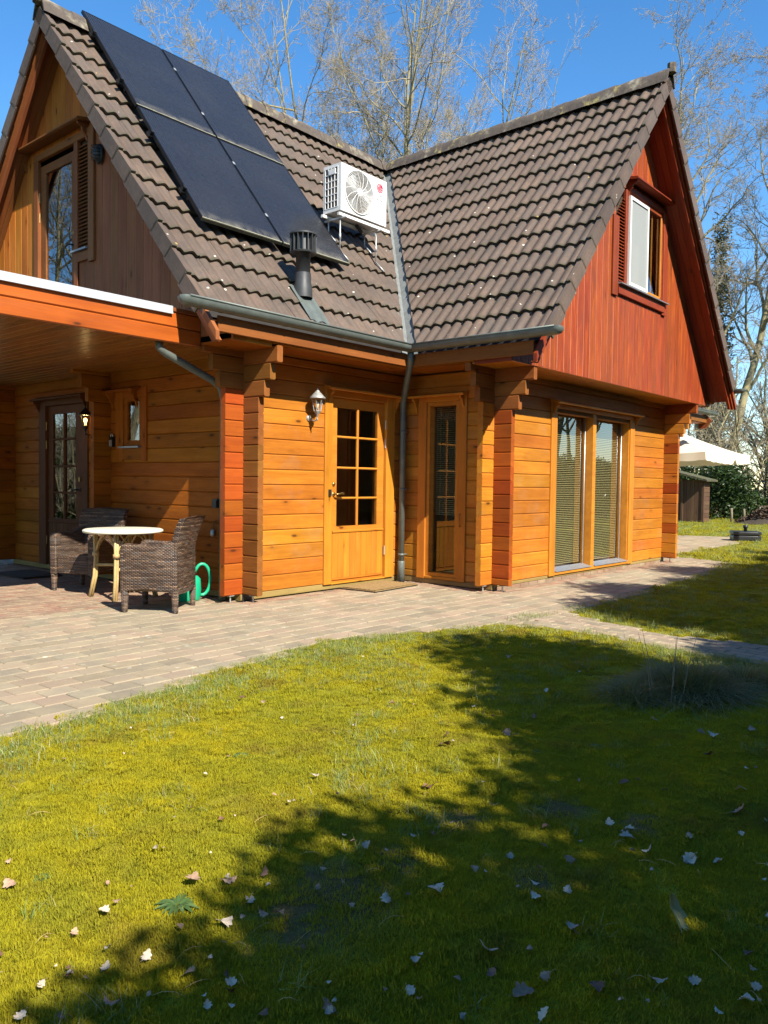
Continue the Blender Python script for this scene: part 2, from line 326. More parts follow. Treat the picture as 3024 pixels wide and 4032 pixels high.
def pave(parent, cells, L, D, mat, limit=300, name="paver"):
    """cells: list of (x, y, rz); the ones that show largest become parts, the rest one joined part"""
    a = np.array([(c[0], c[1]) for c in cells]); u, v, d = view(a[:, 0], a[:, 1]); vis = (u > -150) & (u < 3200) & (v > 1900) & (v < 4100) & (d > 0)
    rank = np.where(vis, d, 1e6); order = np.argsort(rank); rest = MB(); g = .0032
    b0 = MB(); paver_geo(L-2*g, D-2*g, b0); me = b0.mesh(name, fix=False); me.materials.append(mat)
    for k, i in enumerate(order):
        x, y, rz = cells[i][:3]; z = random.uniform(-.0018, .0018); tx, ty = random.gauss(0, .004), random.gauss(0, .005)
        if k < limit and vis[i]:
            mt = Matrix.Translation((x, y, z)) @ Matrix.Rotation(rz+random.uniform(-.008, .008), 4, 'Z') @ Matrix.Rotation(ty, 4, 'X') @ Matrix.Rotation(-tx, 4, 'Y')
            link(name, me, None, parent, mt)
        elif k < limit*6: paver_geo(L-2*g, D-2*g, rest, x, y, z, rz, tx, ty)
    if rest.v: tag(rest.build(name, mat, parent, fix=False), kind="stuff")
def grid(poly, L, D, test, rot=0.0, org=(0, 0)):
    xs = [p[0] for p in poly]; ys = [p[1] for p in poly]; cr, sr = math.cos(rot), math.sin(rot); out = []
    R0 = max(max(xs)-min(xs), max(ys)-min(ys)); cx, cy = (max(xs)+min(xs))/2, (max(ys)+min(ys))/2
    pts = []
    for j in range(int(-R0/D), int(R0/D)):
        for i in range(int(-R0/L), int(R0/L)):
            a = (i+(j % 2)*.5)*L+org[0]; bb = j*D+org[1]; pts.append((cx+a*cr-bb*sr, cy+a*sr+bb*cr))
    P = np.array(pts); k = inpoly(P[:, 0], P[:, 1], poly) & ~inpoly(P[:, 0], P[:, 1], HOUSE_FP) & test(P[:, 0], P[:, 1])
    return [(x, y, rot) for x, y in P[k]]
PORCH = lambda x, y: (y > .55) & (x < -2.4)
strip = lambda x, y: (polydist(x, y, HOUSE_FP) < .24) & ~PORCH(x, y)
pave(patio, grid(PATIO, .205, .165, lambda x, y: ~PORCH(x, y) & ~strip(x, y) & (x > -8.5) & (x < 6.3)), .205, .165, M['paver'])
red = tag(sheet([(-12, .52), (XA-.02, .52), (XA-.02, 8.9), (-12, 8.9)], -.0095, "porch_paving", M['sand']), kind="structure")
pave(red, grid(PATIO, .21, .105, lambda x, y: PORCH(x, y) & (x > -7.5) & (y < 7)), .21, .105, M['brick_red'], 300, "brick")
bs = tag(sheet([(XA-.3, -.24), (-.24, -.24), (-.24, -W-.24), (6.1, -W-.24), (6.1, -W-.01), (-.01, -W-.01), (-.01, -.01), (XA-.3, -.01)], -.0093, "brick_border", M['sand']), kind="structure")
pave(bs, grid(PATIO, .21, .105, lambda x, y: strip(x, y) & (x > -4) & (x < 6.2)), .21, .105, M['brick_red'], 300, "brick")
pave(path, grid(PATH, .20, .10, lambda x, y: y < -2.68, math.radians(82)), .20, .10, M['paver'])
pave(terr, grid(TERR, .30, .30, lambda x, y: (x > 6.4) & (y < 4)), .30, .30, M['paver'])
# lawn sheet with soft humps
gx = np.arange(-11, 30.01, .1); gy = np.arange(-9.5, 9.01, .1); GX, GY = np.meshgrid(gx, gy, indexing='ij')
def lawn_z(x, y): return -.012+.05*(fbm(x*.9, y*.9, 3)-.45)+.05*(fbm(x*4.5, y*4.5, 9, 3)-.45)
pd = np.minimum(np.minimum(polydist(GX, GY, PATIO), polydist(GX, GY, PATH)), polydist(GX, GY, TERR)); edge = np.clip(pd/.5, 0, 1)
GZ = -.012+(lawn_z(GX, GY)+.012)*edge
mask = paved(GX, GY); cellm = (mask[:-1, :-1].astype(int)+mask[1:, :-1]+mask[:-1, 1:]+mask[1:, 1:]) < 3
idx = np.arange(GX.size).reshape(GX.shape); ii, jj = np.nonzero(cellm)
fc = np.stack([idx[ii, jj], idx[ii+1, jj], idx[ii+1, jj+1], idx[ii, jj+1]], 1); use = np.unique(fc); rem = np.full(GX.size, -1); rem[use] = np.arange(len(use))
me = bpy.data.meshes.new("lawn"); me.from_pydata(np.stack([GX.ravel()[use], GY.ravel()[use], GZ.ravel()[use]], 1).tolist(), [], rem[fc].tolist()); me.polygons.foreach_set("use_smooth", [True]*len(me.polygons))
# corners of the sheet that reach under the paving stay below it
zz = np.array([q.co.z for q in me.vertices]); mk = mask.ravel()[use]
for q, k in zip(me.vertices, mk):
    if k: q.co.z = -.03
tag(link("lawn", me, M['lawn']), kind="structure")
# ------------------------------------------------------------------ the log house
house = tag(empty("log_house"), "varnished orange pine log house with steep brown tiled roof and red gable", "house")
def wall(name="wall"): return name
def log_run_x(parent, y0, x0, x1, z, h, mat, ends=None):
    plank_x("log", x0, x1, y0, y0+TH, z, z+h-.0004, mat, parent, .011)
def cut(a0, a1, holes, z, h):
    """pieces of the run a0..a1 left over by the openings (b0, b1, zb, zt)"""
    segs = [(a0, a1)]
    for b0, b1, zb, zt in holes:
        if z+h*.5 < zb or z+h*.5 > zt: continue
        out = []
        for s0, s1 in segs:
            if b1 <= s0 or b0 >= s1: out.append((s0, s1)); continue
            if b0 > s0: out.append((s0, b0))
            if b1 < s1: out.append((b1, s1))
        segs = out
    return segs
CORX = {13: .30, 14: .385, 15: .49}; CORY = {12: .315, 13: .40, 14: .503}
ROWX = [(Z0+k*R, R if k < 15 else SOF-(Z0+15*R), k) for k in range(16)]
ROWY = [(Z0, R/2, -1)]+[(Z0+R/2+k*R, R if k < 15 else 0, k) for k in range(15)]
def backing(parent_name, boxes, mat): 
    b = MB()
    for q in boxes: b.box(*q)
    return b.build(parent_name, mat, house)
def slab_x(y0, y1, a0, a1, holes, z0=.05, z1=SOF):
    out = []; segs = sorted(holes); x = a0
    for b0, b1, zb, zt in segs:
        if b0 > x: out.append((x, b0, y0, y1, z0, z1))
        if zb > z0: out.append((b0, b1, y0, y1, z0, zb))
        if zt < z1: out.append((b0, b1, y0, y1, zt, z1))
        x = b1
    if x < a1: out.append((x, a1, y0, y1, z0, z1))
    return out
def slab_y(x0, x1, a0, a1, holes, z0=.05, z1=SOF): return [(x0, x1, q[0], q[1], q[4], q[5]) for q in slab_x(0, 1, a0, a1, holes, z0, z1)]
def stub_mat(k, base): return M[base]
# openings (along, z)
H_DOOR = (-1.33, -.25, 0, 2.23); H_NARW = (-.925, -.325, .085, 2.225); H_BIG = (1.38, 3.76, .085, 2.225)
H_SMALL = (1.79, 2.28, 1.53, 2.24); H_PDOOR = (3.07, 4.19, 0, 2.23)
# door wall (front, Y = 0)
wd = backing("wall", slab_x(TH+.002, TH+.10, XA+TH+.1, -.002, [H_DOOR]), M['inside'])
for z, h, k in ROWX:
    ex = CORX.get(k, EX)
    plank_x("log", XA-ex, XA, 0, TH, z, z+h-.0004, M['log_red'] if k not in CORX else M['log_brown'], wd, .011)
    for s0, s1 in cut(XA, TH*.5, [H_DOOR], z, h): plank_x("log", s0+.0005, s1, 0, TH, z, z+h-.0004, M['log'], wd, .011)
# narrow-window wall (X = 0)
wn = backing("wall", slab_y(TH+.002, TH+.10, -W+TH+.1, .17, [H_NARW]), M['inside'])
for z, h, k in ROWY:
    ex = CORY.get(k, EX)
    plank_y("log", 0, TH, -W-ex, -W, z, z+h-.0004, M['log_red'] if k not in CORY else M['log_brown'], wn, .011)
    for s0, s1 in cut(-W, -.001, [H_NARW], z, h): plank_y("log", 0, TH, s0+.0005, s1, z, z+h-.0004, M['log'], wn, .011)
# big-window wall (Y = -W)
wb = backing("wall", slab_x(-W+TH+.002, -W+TH+.10, TH+.1, LB-.1, [H_BIG]), M['inside'])
for z, h, k in ROWX:
    ex = CORX.get(k, EX)
    plank_x("log", -ex, 0, -W, -W+TH, z, z+h-.0004, M['log'] if k not in CORX else M['log_brown'], wb, .011)
    for s0, s1 in cut(0, LB, [H_BIG], z, h): plank_x("log", s0+.0005, s1, -W, -W+TH, z, z+h-.0004, M['log'], wb, .011)
    plank_x("log", LB+TH, LB+TH+ex, -W, -W+TH, z, z+h-.0004, M['log'], wb, .011)
# right wall of the cross wing
wr = backing("wall", [(LB-.1, LB-.002, -W+TH+.1, .0, .05, SOF)], M['inside'])
for z, h, k in ROWY:
    ex = CORY.get(k, EX)
    plank_y("log", LB, LB+TH, -W-ex, -W, z, z+h-.0004, M['log_red'] if k % 4 == 2 else M['log'], wr, .011); plank_y("log", LB, LB+TH, -W+.0005, 0, z, z+h-.0004, M['log'], wr, .011)
# gable wall under the porch (X = XA)
YF = 2*YR
wa = backing("wall", slab_y(XA+TH+.002, XA+TH+.10, TH+.1, YF-.1, [H_SMALL, H_PDOOR]), M['inside'])
for z, h, k in ROWY:
    ex = CORY.get(k, EX)
    plank_y("log", XA, XA+TH, -ex, 0, z, z+h-.0004, M['log_brown'], wa, .011)
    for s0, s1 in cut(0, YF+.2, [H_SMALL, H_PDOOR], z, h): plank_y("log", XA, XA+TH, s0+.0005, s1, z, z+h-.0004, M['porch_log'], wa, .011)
# cross-wall ends showing on the porch wall
wm = backing("wall", [(XA+TH+.1, 0, 2.50, 2.56, .05, SOF)], M['inside'])
wf = backing("wall", slab_x(YF-TH-.1, YF-TH-.002, XA+TH+.1, 8.4, []), M['inside'])
for z, h, k in ROWX:
    ex = CORX.get(k, EX)
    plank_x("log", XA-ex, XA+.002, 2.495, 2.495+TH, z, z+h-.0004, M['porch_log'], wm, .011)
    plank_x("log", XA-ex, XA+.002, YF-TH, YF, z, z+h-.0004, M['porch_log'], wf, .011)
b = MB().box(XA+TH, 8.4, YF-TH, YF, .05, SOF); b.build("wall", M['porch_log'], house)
# right wing beyond the cross wing
wx = backing("wall", [(LB+TH, 8.45, TH, TH+.1, .05, SOF), (8.4, 8.47, TH+.1, YF-.1, .05, SOF)], M['inside'])
for z, h, k in ROWX:
    ex = CORX.get(k, EX); plank_x("log", LB+TH+.001, 8.47+ex, 0, TH, z, z+h-.0004, M['log'], wx, .011)
for z, h, k in ROWY:
    ex = CORY.get(k, EX); plank_y("log", 8.40, 8.40+TH, -ex, 0, z, z+h-.0004, M['log'], wx, .011)
# inner floor, ceiling, and partition
MB().box(XA+.15, 8.35, .1, YF-.2, .04, .09).box(.15, LB-.12, -W+.16, .12, .04, .09).build("floor_slab", M['inside_dark'], house)
MB().box(XA+.1, 8.42, .08, YF-.1, SOF, SOF+.08).box(.08, LB-.02, -W+.09, .08, SOF, SOF+.08).build("ceiling_slab", M['inside'], house)
MB().box(.2, LB-.2, 1.9, 1.96, .09, SOF).box(XA+.2, -.05, 1.2, 1.26, .09, SOF).build("partition", M['inside'], house)
# timber sill and plinth bricks
plank_x("sill_beam", XA-.02, -.012, .004, .09, .004, Z0-.001, M['sill'], house)
plank_y("sill_beam", .004, .09, -W+.0, -.002, .004, Z0-.001, M['sill'], house)
plank_x("sill_beam", .02, LB+.06, -W+.004, -W+.09, .03, Z0-.001, M['sill'], house)
plank_y("sill_beam", XA+.004, XA+.09, .1, YF, .004, Z0-.001, M['sill'], house)
pl = MB().box(.02, LB+.06, -W+.02, -W+.1, -.03, .029).build("plinth", M['sand'], house)
x = .03
while x < LB-.15:
    plank_x("brick", x, x+.2, -W+.006, -W+.05, -.03, .0285, M['brick_red'], pl, .004); x += .208
for cx, cy in ((XA-.13, .03), (XA+.035, -.13), (-.13, -W+.03), (.035, -W-.13), (LB+.035, -W-.13)):
    MB().tube([(cx, cy, -.02), (cx, cy, Z0+.004)], .008, 8).box(cx-.03, cx+.03, cy-.03, cy+.03, Z0-.006, Z0-.0005).build("steel_foot", M['grey_steel'], house)
MB().box(XA+.0, XA+.12, -.0, .12, -.03, Z0-.002).box(.005, .12, -W+.005, -W+.12, -.03, Z0-.002).box(LB, LB+.1, -W+.0, -W+.1, -.03, Z0-.002).build("corner_pier", M['dark_plastic'], house)
# ---- front door
def shelf(a0, a1, zt, face, axis, mat, par, depth=.13):
    """moulded drip shelf with two scroll brackets; axis 'x' (face = y, sticks out to -y) or 'y' (face = x, sticks out to -x)"""
    def P(a, o, z): return (a, face-o, z) if axis == 'x' else (face-o, a, z)
    prof = [(0, zt-.012), (depth, zt-.05), (depth, zt-.066), (depth-.025, zt-.075), (0, zt-.055)]
    b = MB(); b.prism([P(a0, o, z) for o, z in prof], Vector(P(a1, 0, 0))-Vector(P(a0, 0, 0))); s = b.build("drip_shelf", mat, par)
    for a in (a0+.05, a1-.075):
        q = [(0, zt-.06), (depth*.8, zt-.07), (depth*.75, zt-.10), (depth*.5, zt-.12), (depth*.42, zt-.16), (depth*.2, zt-.20), (depth*.12, zt-.25), (0, zt-.255)]
        c = MB(); c.prism([P(a, o, z) for o, z in q], Vector(P(a+.025, 0, 0))-Vector(P(a, 0, 0))); c.build("bracket", mat, s)
    return s
def lever(par, mat, loc, x, y, s=1):
    """door handle: rosette, neck, lever; x = along the lever, y = out of the door"""
    mt = frame(loc, x, y=y); b = MB(); rot = mt @ Matrix.Rotation(-math.pi/2, 4, 'X')
    b.lathe([(.0, .012), (.018, .012), (.026, .006), (.028, 0)], 16, mtx=rot)
    pts = [(0, 0, 0), (0, .045, 0), (.012, .056, 0), (.05, .058, -.004), (.09, .056, -.012), (.115, .052, -.006), (.12, .05, .004)]
    b.tube([mt @ Vector(q) for q in pts], [.009, .009, .010, .010, .011, .013, .008], 10)
    return b.build("door_handle", mat, par, True)
dr = MB().box(-1.262, -.335, .022, .064, .075, .66).box(-1.262, -1.158, .022, .064, .66, 2.19).box(-.45, -.335, .022, .064, .66, 2.19).box(-1.158, -.45, .022, .064, 2.085, 2.19).box(-1.158, -.45, .022, .064, .66, .72).build("door", M['trim'], house)
for x0, x1, lab in ((-1.39, -1.266, 0), (-.331, -.178, 0)): plank_z("casing", x0, x1, -.022, TH, .066 if lab == 0 else 0, 2.29, M['trim'], dr)
plank_x("casing", -1.266, -.331, -.020, TH, 2.195, 2.29, M['trim'], dr)
plank_x("threshold", -1.27, -.33, -.015, .08, .055, .074, M['trim'], dr)
n = 9; bw = (1.232-.359)/n
for i in range(n): plank_z("board", -1.232+i*bw+.0015, -1.232+(i+1)*bw-.0015, .008, .022, .125, .64, M['trim'], dr, .004)
plank_x("rail", -1.24, -.35, -.004, .022, .645, .672, M['trim'], dr); plank_x("rail", -1.24, -.35, .006, .022, .10, .122, M['trim'], dr)
for z in (1.749, 1.394, 1.044): plank_x("muntin", -1.158, -.45, .018, .05, z-.013, z+.013, M['trim'], dr, .008)
plank_z("muntin", -.817, -.787, .0165, .051, .72, 2.085, M['trim'], dr, .008)
MB().box(-1.158, -.45, .034, .038, .72, 2.085).build("pane", M['glass'], dr)
lever(dr, M['brass'], (-1.209, .022, 1.091), (1, 0, 0), (0, -1, 0)); b = MB(); b.lathe([(0, .02), (.012, .02), (.022, .012), (.026, 0)], 14, mtx=frame((-1.21, .022, 1.207), (1, 0, 0), y=(0, 0, 1))); b.build("lock", M['brass'], dr, True)
for z in (1.933, 1.706, .401): MB().tube([(-.333, -.004, z-.055), (-.333, -.004, z+.055)], .008, 8).build("hinge", M['grey_steel'], dr)
MB().box(-1.335, -1.30, -.04, -.023, 1.07, 1.145).box(-1.327, -1.308, -.044, -.04, 1.09, 1.115).build("doorbell", M['dark_plastic'], dr)
shelf(-1.40, -.10, 2.335, 0.0, 'x', M['trim'], dr)
# ---- narrow window (X = 0): casing, frame, pane, blind
def blind(par, axis, a0, a1, plane, z0, z1, pitch=.025, tilt=.6):
    b = MB(); z = z1; s = 1 if axis == 'x' else -1
    while z > z0:
        hw = .0125; c, si = math.cos(tilt)*hw, math.sin(tilt)*hw
        if axis == 'x': b.add([(a0, plane-c, z-si), (a1, plane-c, z-si), (a1, plane+c, z+si), (a0, plane+c, z+si)], [(0, 1, 2, 3)])
        else: b.add([(plane-c, a0, z-si), (plane-c, a1, z-si), (plane+c, a1, z+si), (plane+c, a0, z+si)], [(0, 1, 2, 3)])
        z -= pitch
    for f in (.2, .8):
        a = a0+(a1-a0)*f
        if axis == 'x': b.box(a-.003, a+.003, plane-.016, plane-.013, z0, z1)
        else: b.box(plane-.016, plane-.013, a-.003, a+.003, z0, z1)
    return b.build("blind", M['blind'], par, fix=False)
M['blind'] = plain("blind_slat", (.36, .265, .125), .55, 0, .06, 5, 0)
wn1 = MB().box(.0, .11, -.86, -.82, .10, 2.21).box(.0, .11, -.43, -.388, .10, 2.21).box(0, .11, -.82, -.43, 2.165, 2.21).box(0, .11, -.82, -.43, .10, .14).build("window", M['trim'], house)
plank_z("casing", -.022, TH, -.985, -.862, .066, 2.29, M['trim'], wn1); plank_z("casing", -.022, TH, -.386, -.265, .066, 2.29, M['trim'], wn1)
plank_y("casing", -.020, TH, -.862, -.386, 2.212, 2.29, M['trim'], wn1); plank_y("casing", -.02, TH, -.862, -.386, .066, .098, M['trim'], wn1)
MB().box(.085, .089, -.82, -.43, .14, 2.165).build("pane", M['glass'], wn1)
blind(wn1, 'y', -.81, -.44, .125, .85, 2.15)
MB().tube([(-.022, -.915, .72), (-.05, -.915, .73), (-.05, -.915, .86), (-.022, -.915, .87)], .006, 8).build("pull_handle", M['brass'], wn1, True)
shelf(-1.0, -.17, 2.335, 0.0, 'y', M['trim'], wn1)
# ---- big window (Y = -W)
yb = -W
wb1 = MB().box(1.452, 1.48, yb, yb+.15, .10, 2.21).box(2.49, 2.585, yb-.004, yb+.15, .10, 2.21).box(3.665, 3.69, yb, yb+.15, .10, 2.21).box(1.48, 2.49, yb, yb+.15, 2.165, 2.21).box(2.585, 3.665, yb, yb+.15, 2.165, 2.21).build("window", M['trim'], house)
plank_z("casing", 1.305, 1.45, yb-.022, yb+TH, .062, 2.29, M['trim'], wb1); plank_z("casing", 3.692, 3.84, yb-.022, yb+TH, .062, 2.29, M['trim'], wb1)
plank_x("casing", 1.45, 3.692, yb-.02, yb+TH, 2.212, 2.29, M['trim'], wb1); plank_x("casing", 1.45, 3.692, yb-.02, yb+TH, .062, .098, M['trim'], wb1)
for a0, a1 in ((1.48, 2.49), (2.585, 3.665)):
    MB().box(a0, a1, yb+.128, yb+.132, .13, 2.165).build("pane", M['glass'], wb1)
    MB().prism([(a0, yb-.03, .105), (a0, yb-.03, .112), (a0, yb+.127, .145), (a0, yb+.127, .10)], (a1-a0, 0, 0)).build("sill", M['alu'], wb1)
    blind(wb1, 'x', a0+.02, a1-.02, yb+.165, .17, 2.15)
for a, zs in ((2.455, (.5, .95, 1.45)), (3.63, (.5, .95, 1.45))):
    MB().tube([(a, yb+.10, .13), (a, yb+.10, 2.16)], .008, 8).build("bar", M['grey_steel'], wb1, True)
shelf(1.29, 3.93, 2.335, yb, 'x', M['trim'], wb1)
# ---- small window on the porch wall
xs = XA
ws = MB().box(xs, xs+.06, 1.81, 1.885, 1.62, 2.2).box(xs, xs+.06, 2.137, 2.21, 1.62, 2.2).box(xs, xs+.06, 1.885, 2.137, 2.15, 2.2).box(xs, xs+.06, 1.885, 2.137, 1.62, 1.69).build("window", M['porch_log'], house)
plank_z("casing", xs-.022, xs+TH, 1.715, 1.812, 1.444, 2.30, M['porch_log'], ws); plank_z("casing", xs-.022, xs+TH, 2.208, 2.365, 1.444, 2.30, M['porch_log'], ws)
plank_y("casing", xs-.02, xs+TH, 1.812, 2.208, 2.2, 2.3, M['porch_log'], ws); plank_y("casing", xs-.02, xs+TH, 1.812, 2.208, 1.46, 1.60, M['porch_log'], ws)
MB().box(xs+.02, xs+.024, 1.885, 2.137, 1.69, 2.15).build("pane", M['glass'], ws)
MB().box(xs-.05, xs+.01, 1.84, 2.27, 1.600, 1.619).build("sill", M['alu'], ws)
shelf(1.86, 2.50, 2.33, xs-.001, 'y', M['porch_log'], ws)
# ---- porch door
M['pdoor'] = wood("porch_door_paint", (.12, .05, .022), (.085, .035, .014), .6, .06, .005, 0, .15, 0, spec=.1)
pdr = MB().box(xs+.02, xs+.06, 3.14, 4.11, .08, .66).box(xs+.02, xs+.06, 3.14, 3.38, .66, 2.19).box(xs+.02, xs+.06, 3.98, 4.11, .66, 2.19).box(xs+.02, xs+.06, 3.38, 3.98, 2.085, 2.19).box(xs+.02, xs+.06, 3.38, 3.98, .66, .70).build("door", M['pdoor'], house)
plank_z("casing", xs-.022, xs+TH, 3.02, 3.136, .066, 2.29, M['pdoor'], pdr); plank_z("casing", xs-.022, xs+TH, 4.114, 4.30, .066, 2.29, M['pdoor'], pdr); plank_y("casing", xs-.02, xs+TH, 3.136, 4.114, 2.195, 2.29, M['pdoor'], pdr)
for z in (1.749, 1.394, 1.044): plank_y("muntin", xs+.014, xs+.05, 3.38, 3.98, z-.014, z+.014, M['pdoor'], pdr, .008)
plank_z("muntin", xs+.0125, xs+.051, 3.665, 3.695, .70, 2.085, M['pdoor'], pdr, .008)
MB().box(xs+.036, xs+.04, 3.38, 3.98, .70, 2.085).build("pane", M['glass'], pdr)
for i in range(9): plank_z("board", xs+.006, xs+.02, 3.18+i*.099+.002, 3.18+(i+1)*.099-.002, .12, .63, M['pdoor'], pdr, .004)
plank_y("rail", xs-.002, xs+.02, 3.17, 4.08, .645, .672, M['pdoor'], pdr)
lever(pdr, M['black_iron'], (xs+.02, 3.27, 1.09), (0, 1, 0), (-1, 0, 0))
MB().box(xs+.005, xs+.02, 3.25, 3.29, 1.19, 1.25).build("lock", M['brass'], pdr)
for z in (1.93, 1.68, .40): MB().tube([(xs-.004, 4.113, z-.055), (xs-.004, 4.113, z+.055)], .008, 8).build("hinge", M['brass'], pdr)
shelf(3.0, 4.35, 2.335, xs-.001, 'y', M['pdoor'], pdr)
# ------------------------------------------------------------------ roofs
CT = 1/math.sqrt(1+T*T); ST = T*CT; RL = RW/CT; TW = .30
def tile_material():
    m, t, b = mat_new("concrete_roof_tile"); g = N(t); r = g.rnd(); p = g.pos(); o = g.obj()
    base = g.ramp(g.math('FRACT', g.math('MULTIPLY', r, 7.7)), [(0, (.078, .054, .039)), (.4, (.10, .069, .049)), (.75, (.088, .066, .051)), (1, (.122, .081, .056))])
    n1 = g.noise(p, 22, 5, .65); n2 = g.noise(g.vmath('MULTIPLY', o, (1, .22, 1)), 26, 4, .6); n3 = g.noise(p, 3.2, 3)
    c = g.mix(g.mr(n2, .35, .68, 0, .6), base, (.14, .088, .058)); c = g.mix(g.mr(n1, .40, .72, 0, .6), c, (.065, .047, .039)); c = g.mix(g.mr(n3, .45, .68, 0, .45), c, (.078, .064, .054))
    c = g.hsv(c, .5, 1.0, g.mr(g.noise(p, 1.1, 4, .6), .32, .68, .72, 1.22)); st_ = g.noise(g.vmath('MULTIPLY', o, (1, .06, 1)), 34, 3, .6); c = g.mix(g.mr(st_, .52, .72, 0, .45), c, (.055, .045, .036))
    ox = g.sep(o); low = g.mr(ox[1], .0, .045, 1, 0)
    c = g.mix(g.math('MULTIPLY', low, g.mr(n1, .35, .55, .2, .95)), c, (.045, .042, .018))
    q = g.n("ShaderNodeTexVoronoi"); g.put(q.inputs["Vector"], p); q.inputs["Scale"].default_value = 16
    sel = g.math('LESS_THAN', g.sep(q.outputs["Color"])[0], g.mr(g.noise(p, 1.4, 2), .4, .65, .02, .15)); rad = g.math('MULTIPLY', g.sep(q.outputs["Color"])[1], .26)
    li = g.math('MULTIPLY', g.math('LESS_THAN', g.math('ADD', q.outputs["Distance"], g.math('MULTIPLY', g.math('SUBTRACT', n1, .5), .25)), rad), sel)
    c = g.mix(g.math('MULTIPLY', li, .8), c, g.mix(g.math('LESS_THAN', g.sep(q.outputs["Color"])[2], .15), (.52, .50, .43), (.36, .25, .06)))
    g.put(b.inputs["Base Color"], c); g.put(b.inputs["Roughness"], g.mr(n1, .3, .7, .55, .85)); b.inputs["Specular IOR Level"].default_value = .4
    g.put(b.inputs["Normal"], g.bump(g.noise(p, 180, 3), .35, .003)); return m
M['tile'] = tile_material()
m, t, b = mat_new("ridge_tile_lichen"); g = N(t); p = g.pos(); n1 = g.noise(p, 14, 5, .6); n2 = g.noise(p, 4, 4)
c = g.mix(g.mr(n1, .35, .7), (.08, .06, .046), (.05, .04, .032)); c = g.mix(g.math('MULTIPLY', g.mr(n2, .52, .66), g.mr(n1, .38, .60)), c, (.24, .21, .15)); c = g.mix(g.math('MULTIPLY', g.mr(g.noise(p, 6, 3), .60, .70), .7), c, (.30, .25, .08))
g.put(b.inputs["Base Color"], c); b.inputs["Roughness"].default_value = .9; g.put(b.inputs["Normal"], g.bump(n1, .6, .012)); M['ridge'] = m
M['underlay'] = plain("roof_underlay", (.03, .026, .024), .9, 0, .2, 10)
def wave(u):
    x = (u/.15) % 1.0; s = .5+.5*math.cos(2*math.pi*(x-.36)); return -.034*(1-s**.75)
def tile_geo(w=TW, seg=16, length=None):
    L = length or RL+.06; b = MB(); us = [w*i/seg for i in range(seg+1)]; k = seg+1
    v = [(u, 0.0, wave(u)-.026) for u in us]+[(u, -.003, wave(u)) for u in us]+[(u, L, wave(u)-.040) for u in us]
    b.add(v, [(r*k+i, r*k+i+1, (r+1)*k+i+1, (r+1)*k+i) for r in range(2) for i in range(seg)]); return b
tb = tile_geo(); TILE = tb.mesh("tile", True, fix=False); TILE.materials.append(M['tile']); TILE.set_sharp_from_angle(angle=math.radians(50))
def verge_geo():
    b = MB(); L = RL+.02; pts = [(-.03, .014), (.02, .014), (.02, -.006), (-.012, -.012), (-.012, -.145), (-.03, -.145)]
    lo = [(u, -.004, n) for u, n in pts]; hi = [(u, L, n-.03 if i < 4 else n-.02) for i, (u, n) in enumerate(pts)]; n = len(pts)
    b.add(lo+hi, [tuple(range(n))[::-1], tuple(range(n, 2*n))]+[(i, (i+1) % n, n+(i+1) % n, n+i) for i in range(n)]); return b
VERGE = {}
for s in (1, -1):
    q = verge_geo()
    if s < 0: q.v = [(-x, y, z) for x, y, z in q.v]
    VERGE[s] = q.mesh("verge_tile"); VERGE[s].materials.append(M['tile'])
def roof_slope(poly, U, V, Nn, eave, cols, rows, keep, verge_u=None, vs=1):
    """poly: outline on the tile plane; eave(u) gives the point of the lowest tile edge at distance u along U"""
    b = MB(); b.prism([(x, y, z-.105) for x, y, z in poly], (0, 0, -.05)); o = b.build("roof", M['underlay'], house)
    U, V, Nn = Vector(U), Vector(V), Vector(Nn)
    for j in range(rows):
        for u in cols:
            P = eave(u)+V*(j*RL); mt = Matrix(((U.x, V.x, Nn.x, P.x), (U.y, V.y, Nn.y, P.y), (U.z, V.z, Nn.z, P.z), (0, 0, 0, 1)))
            last = RL+.06
            if keep is not None:
                co, no = keep; no = Vector(no).normalized(); d = [(mt @ Vector(q)-Vector(co)).dot(no) for q in ((0, 0, 0), (TW, 0, 0), (0, last, 0), (TW, last, 0))]
                if max(d) <= 0.02: continue
                if min(d) < 0:
                    bm = bmesh.new(); bm.from_mesh(TILE); bmesh.ops.transform(bm, matrix=mt, verts=bm.verts)
                    bmesh.ops.bisect_plane(bm, geom=bm.verts[:]+bm.edges[:]+bm.faces[:], plane_co=co, plane_no=no, clear_inner=True)
                    bmesh.ops.transform(bm, matrix=mt.inverted(), verts=bm.verts); me = bpy.data.meshes.new("tile"); bm.to_mesh(me); bm.free(); me.materials.append(M['tile']); link("tile", me, None, o, mt); continue
            jt = Matrix.Rotation(random.uniform(-.006, .006), 4, 'Z') @ Matrix.Rotation(random.uniform(-.004, .004), 4, 'X')
            link("tile", TILE, None, o, mt @ Matrix.Translation((0, random.uniform(-.008, .006), random.uniform(-.003, .003))) @ jt)
        if verge_u is not None:
            P = eave(verge_u)+V*(j*RL); mt = Matrix(((U.x, V.x, Nn.x, P.x), (U.y, V.y, Nn.y, P.y), (U.z, V.z, Nn.z, P.z), (0, 0, 0, 1))); link("verge_tile", VERGE[vs], None, o, mt)
    return o
DE = .037+13*RW                        # horizontal distance ridge -> lowest tile edge
EA = YR-DE; ZE = ZR-T*DE; EB = XR-DE; EBR = XR+DE
E_ = .42
rA = roof_slope([(XV, -E_, ZR-T*(YR+E_)), (-E_, -E_, ZR-T*(YR+E_)), (XR, YR, ZR), (XV, YR, ZR)], (1, 0, 0), (0, CT, ST), (0, -ST, CT), lambda u: Vector((u, EA, ZE)),
                [XV+i*TW for i in range(20)], 13, ((-.035, .035, 0), (-1, 1, 0)), XV, 1)
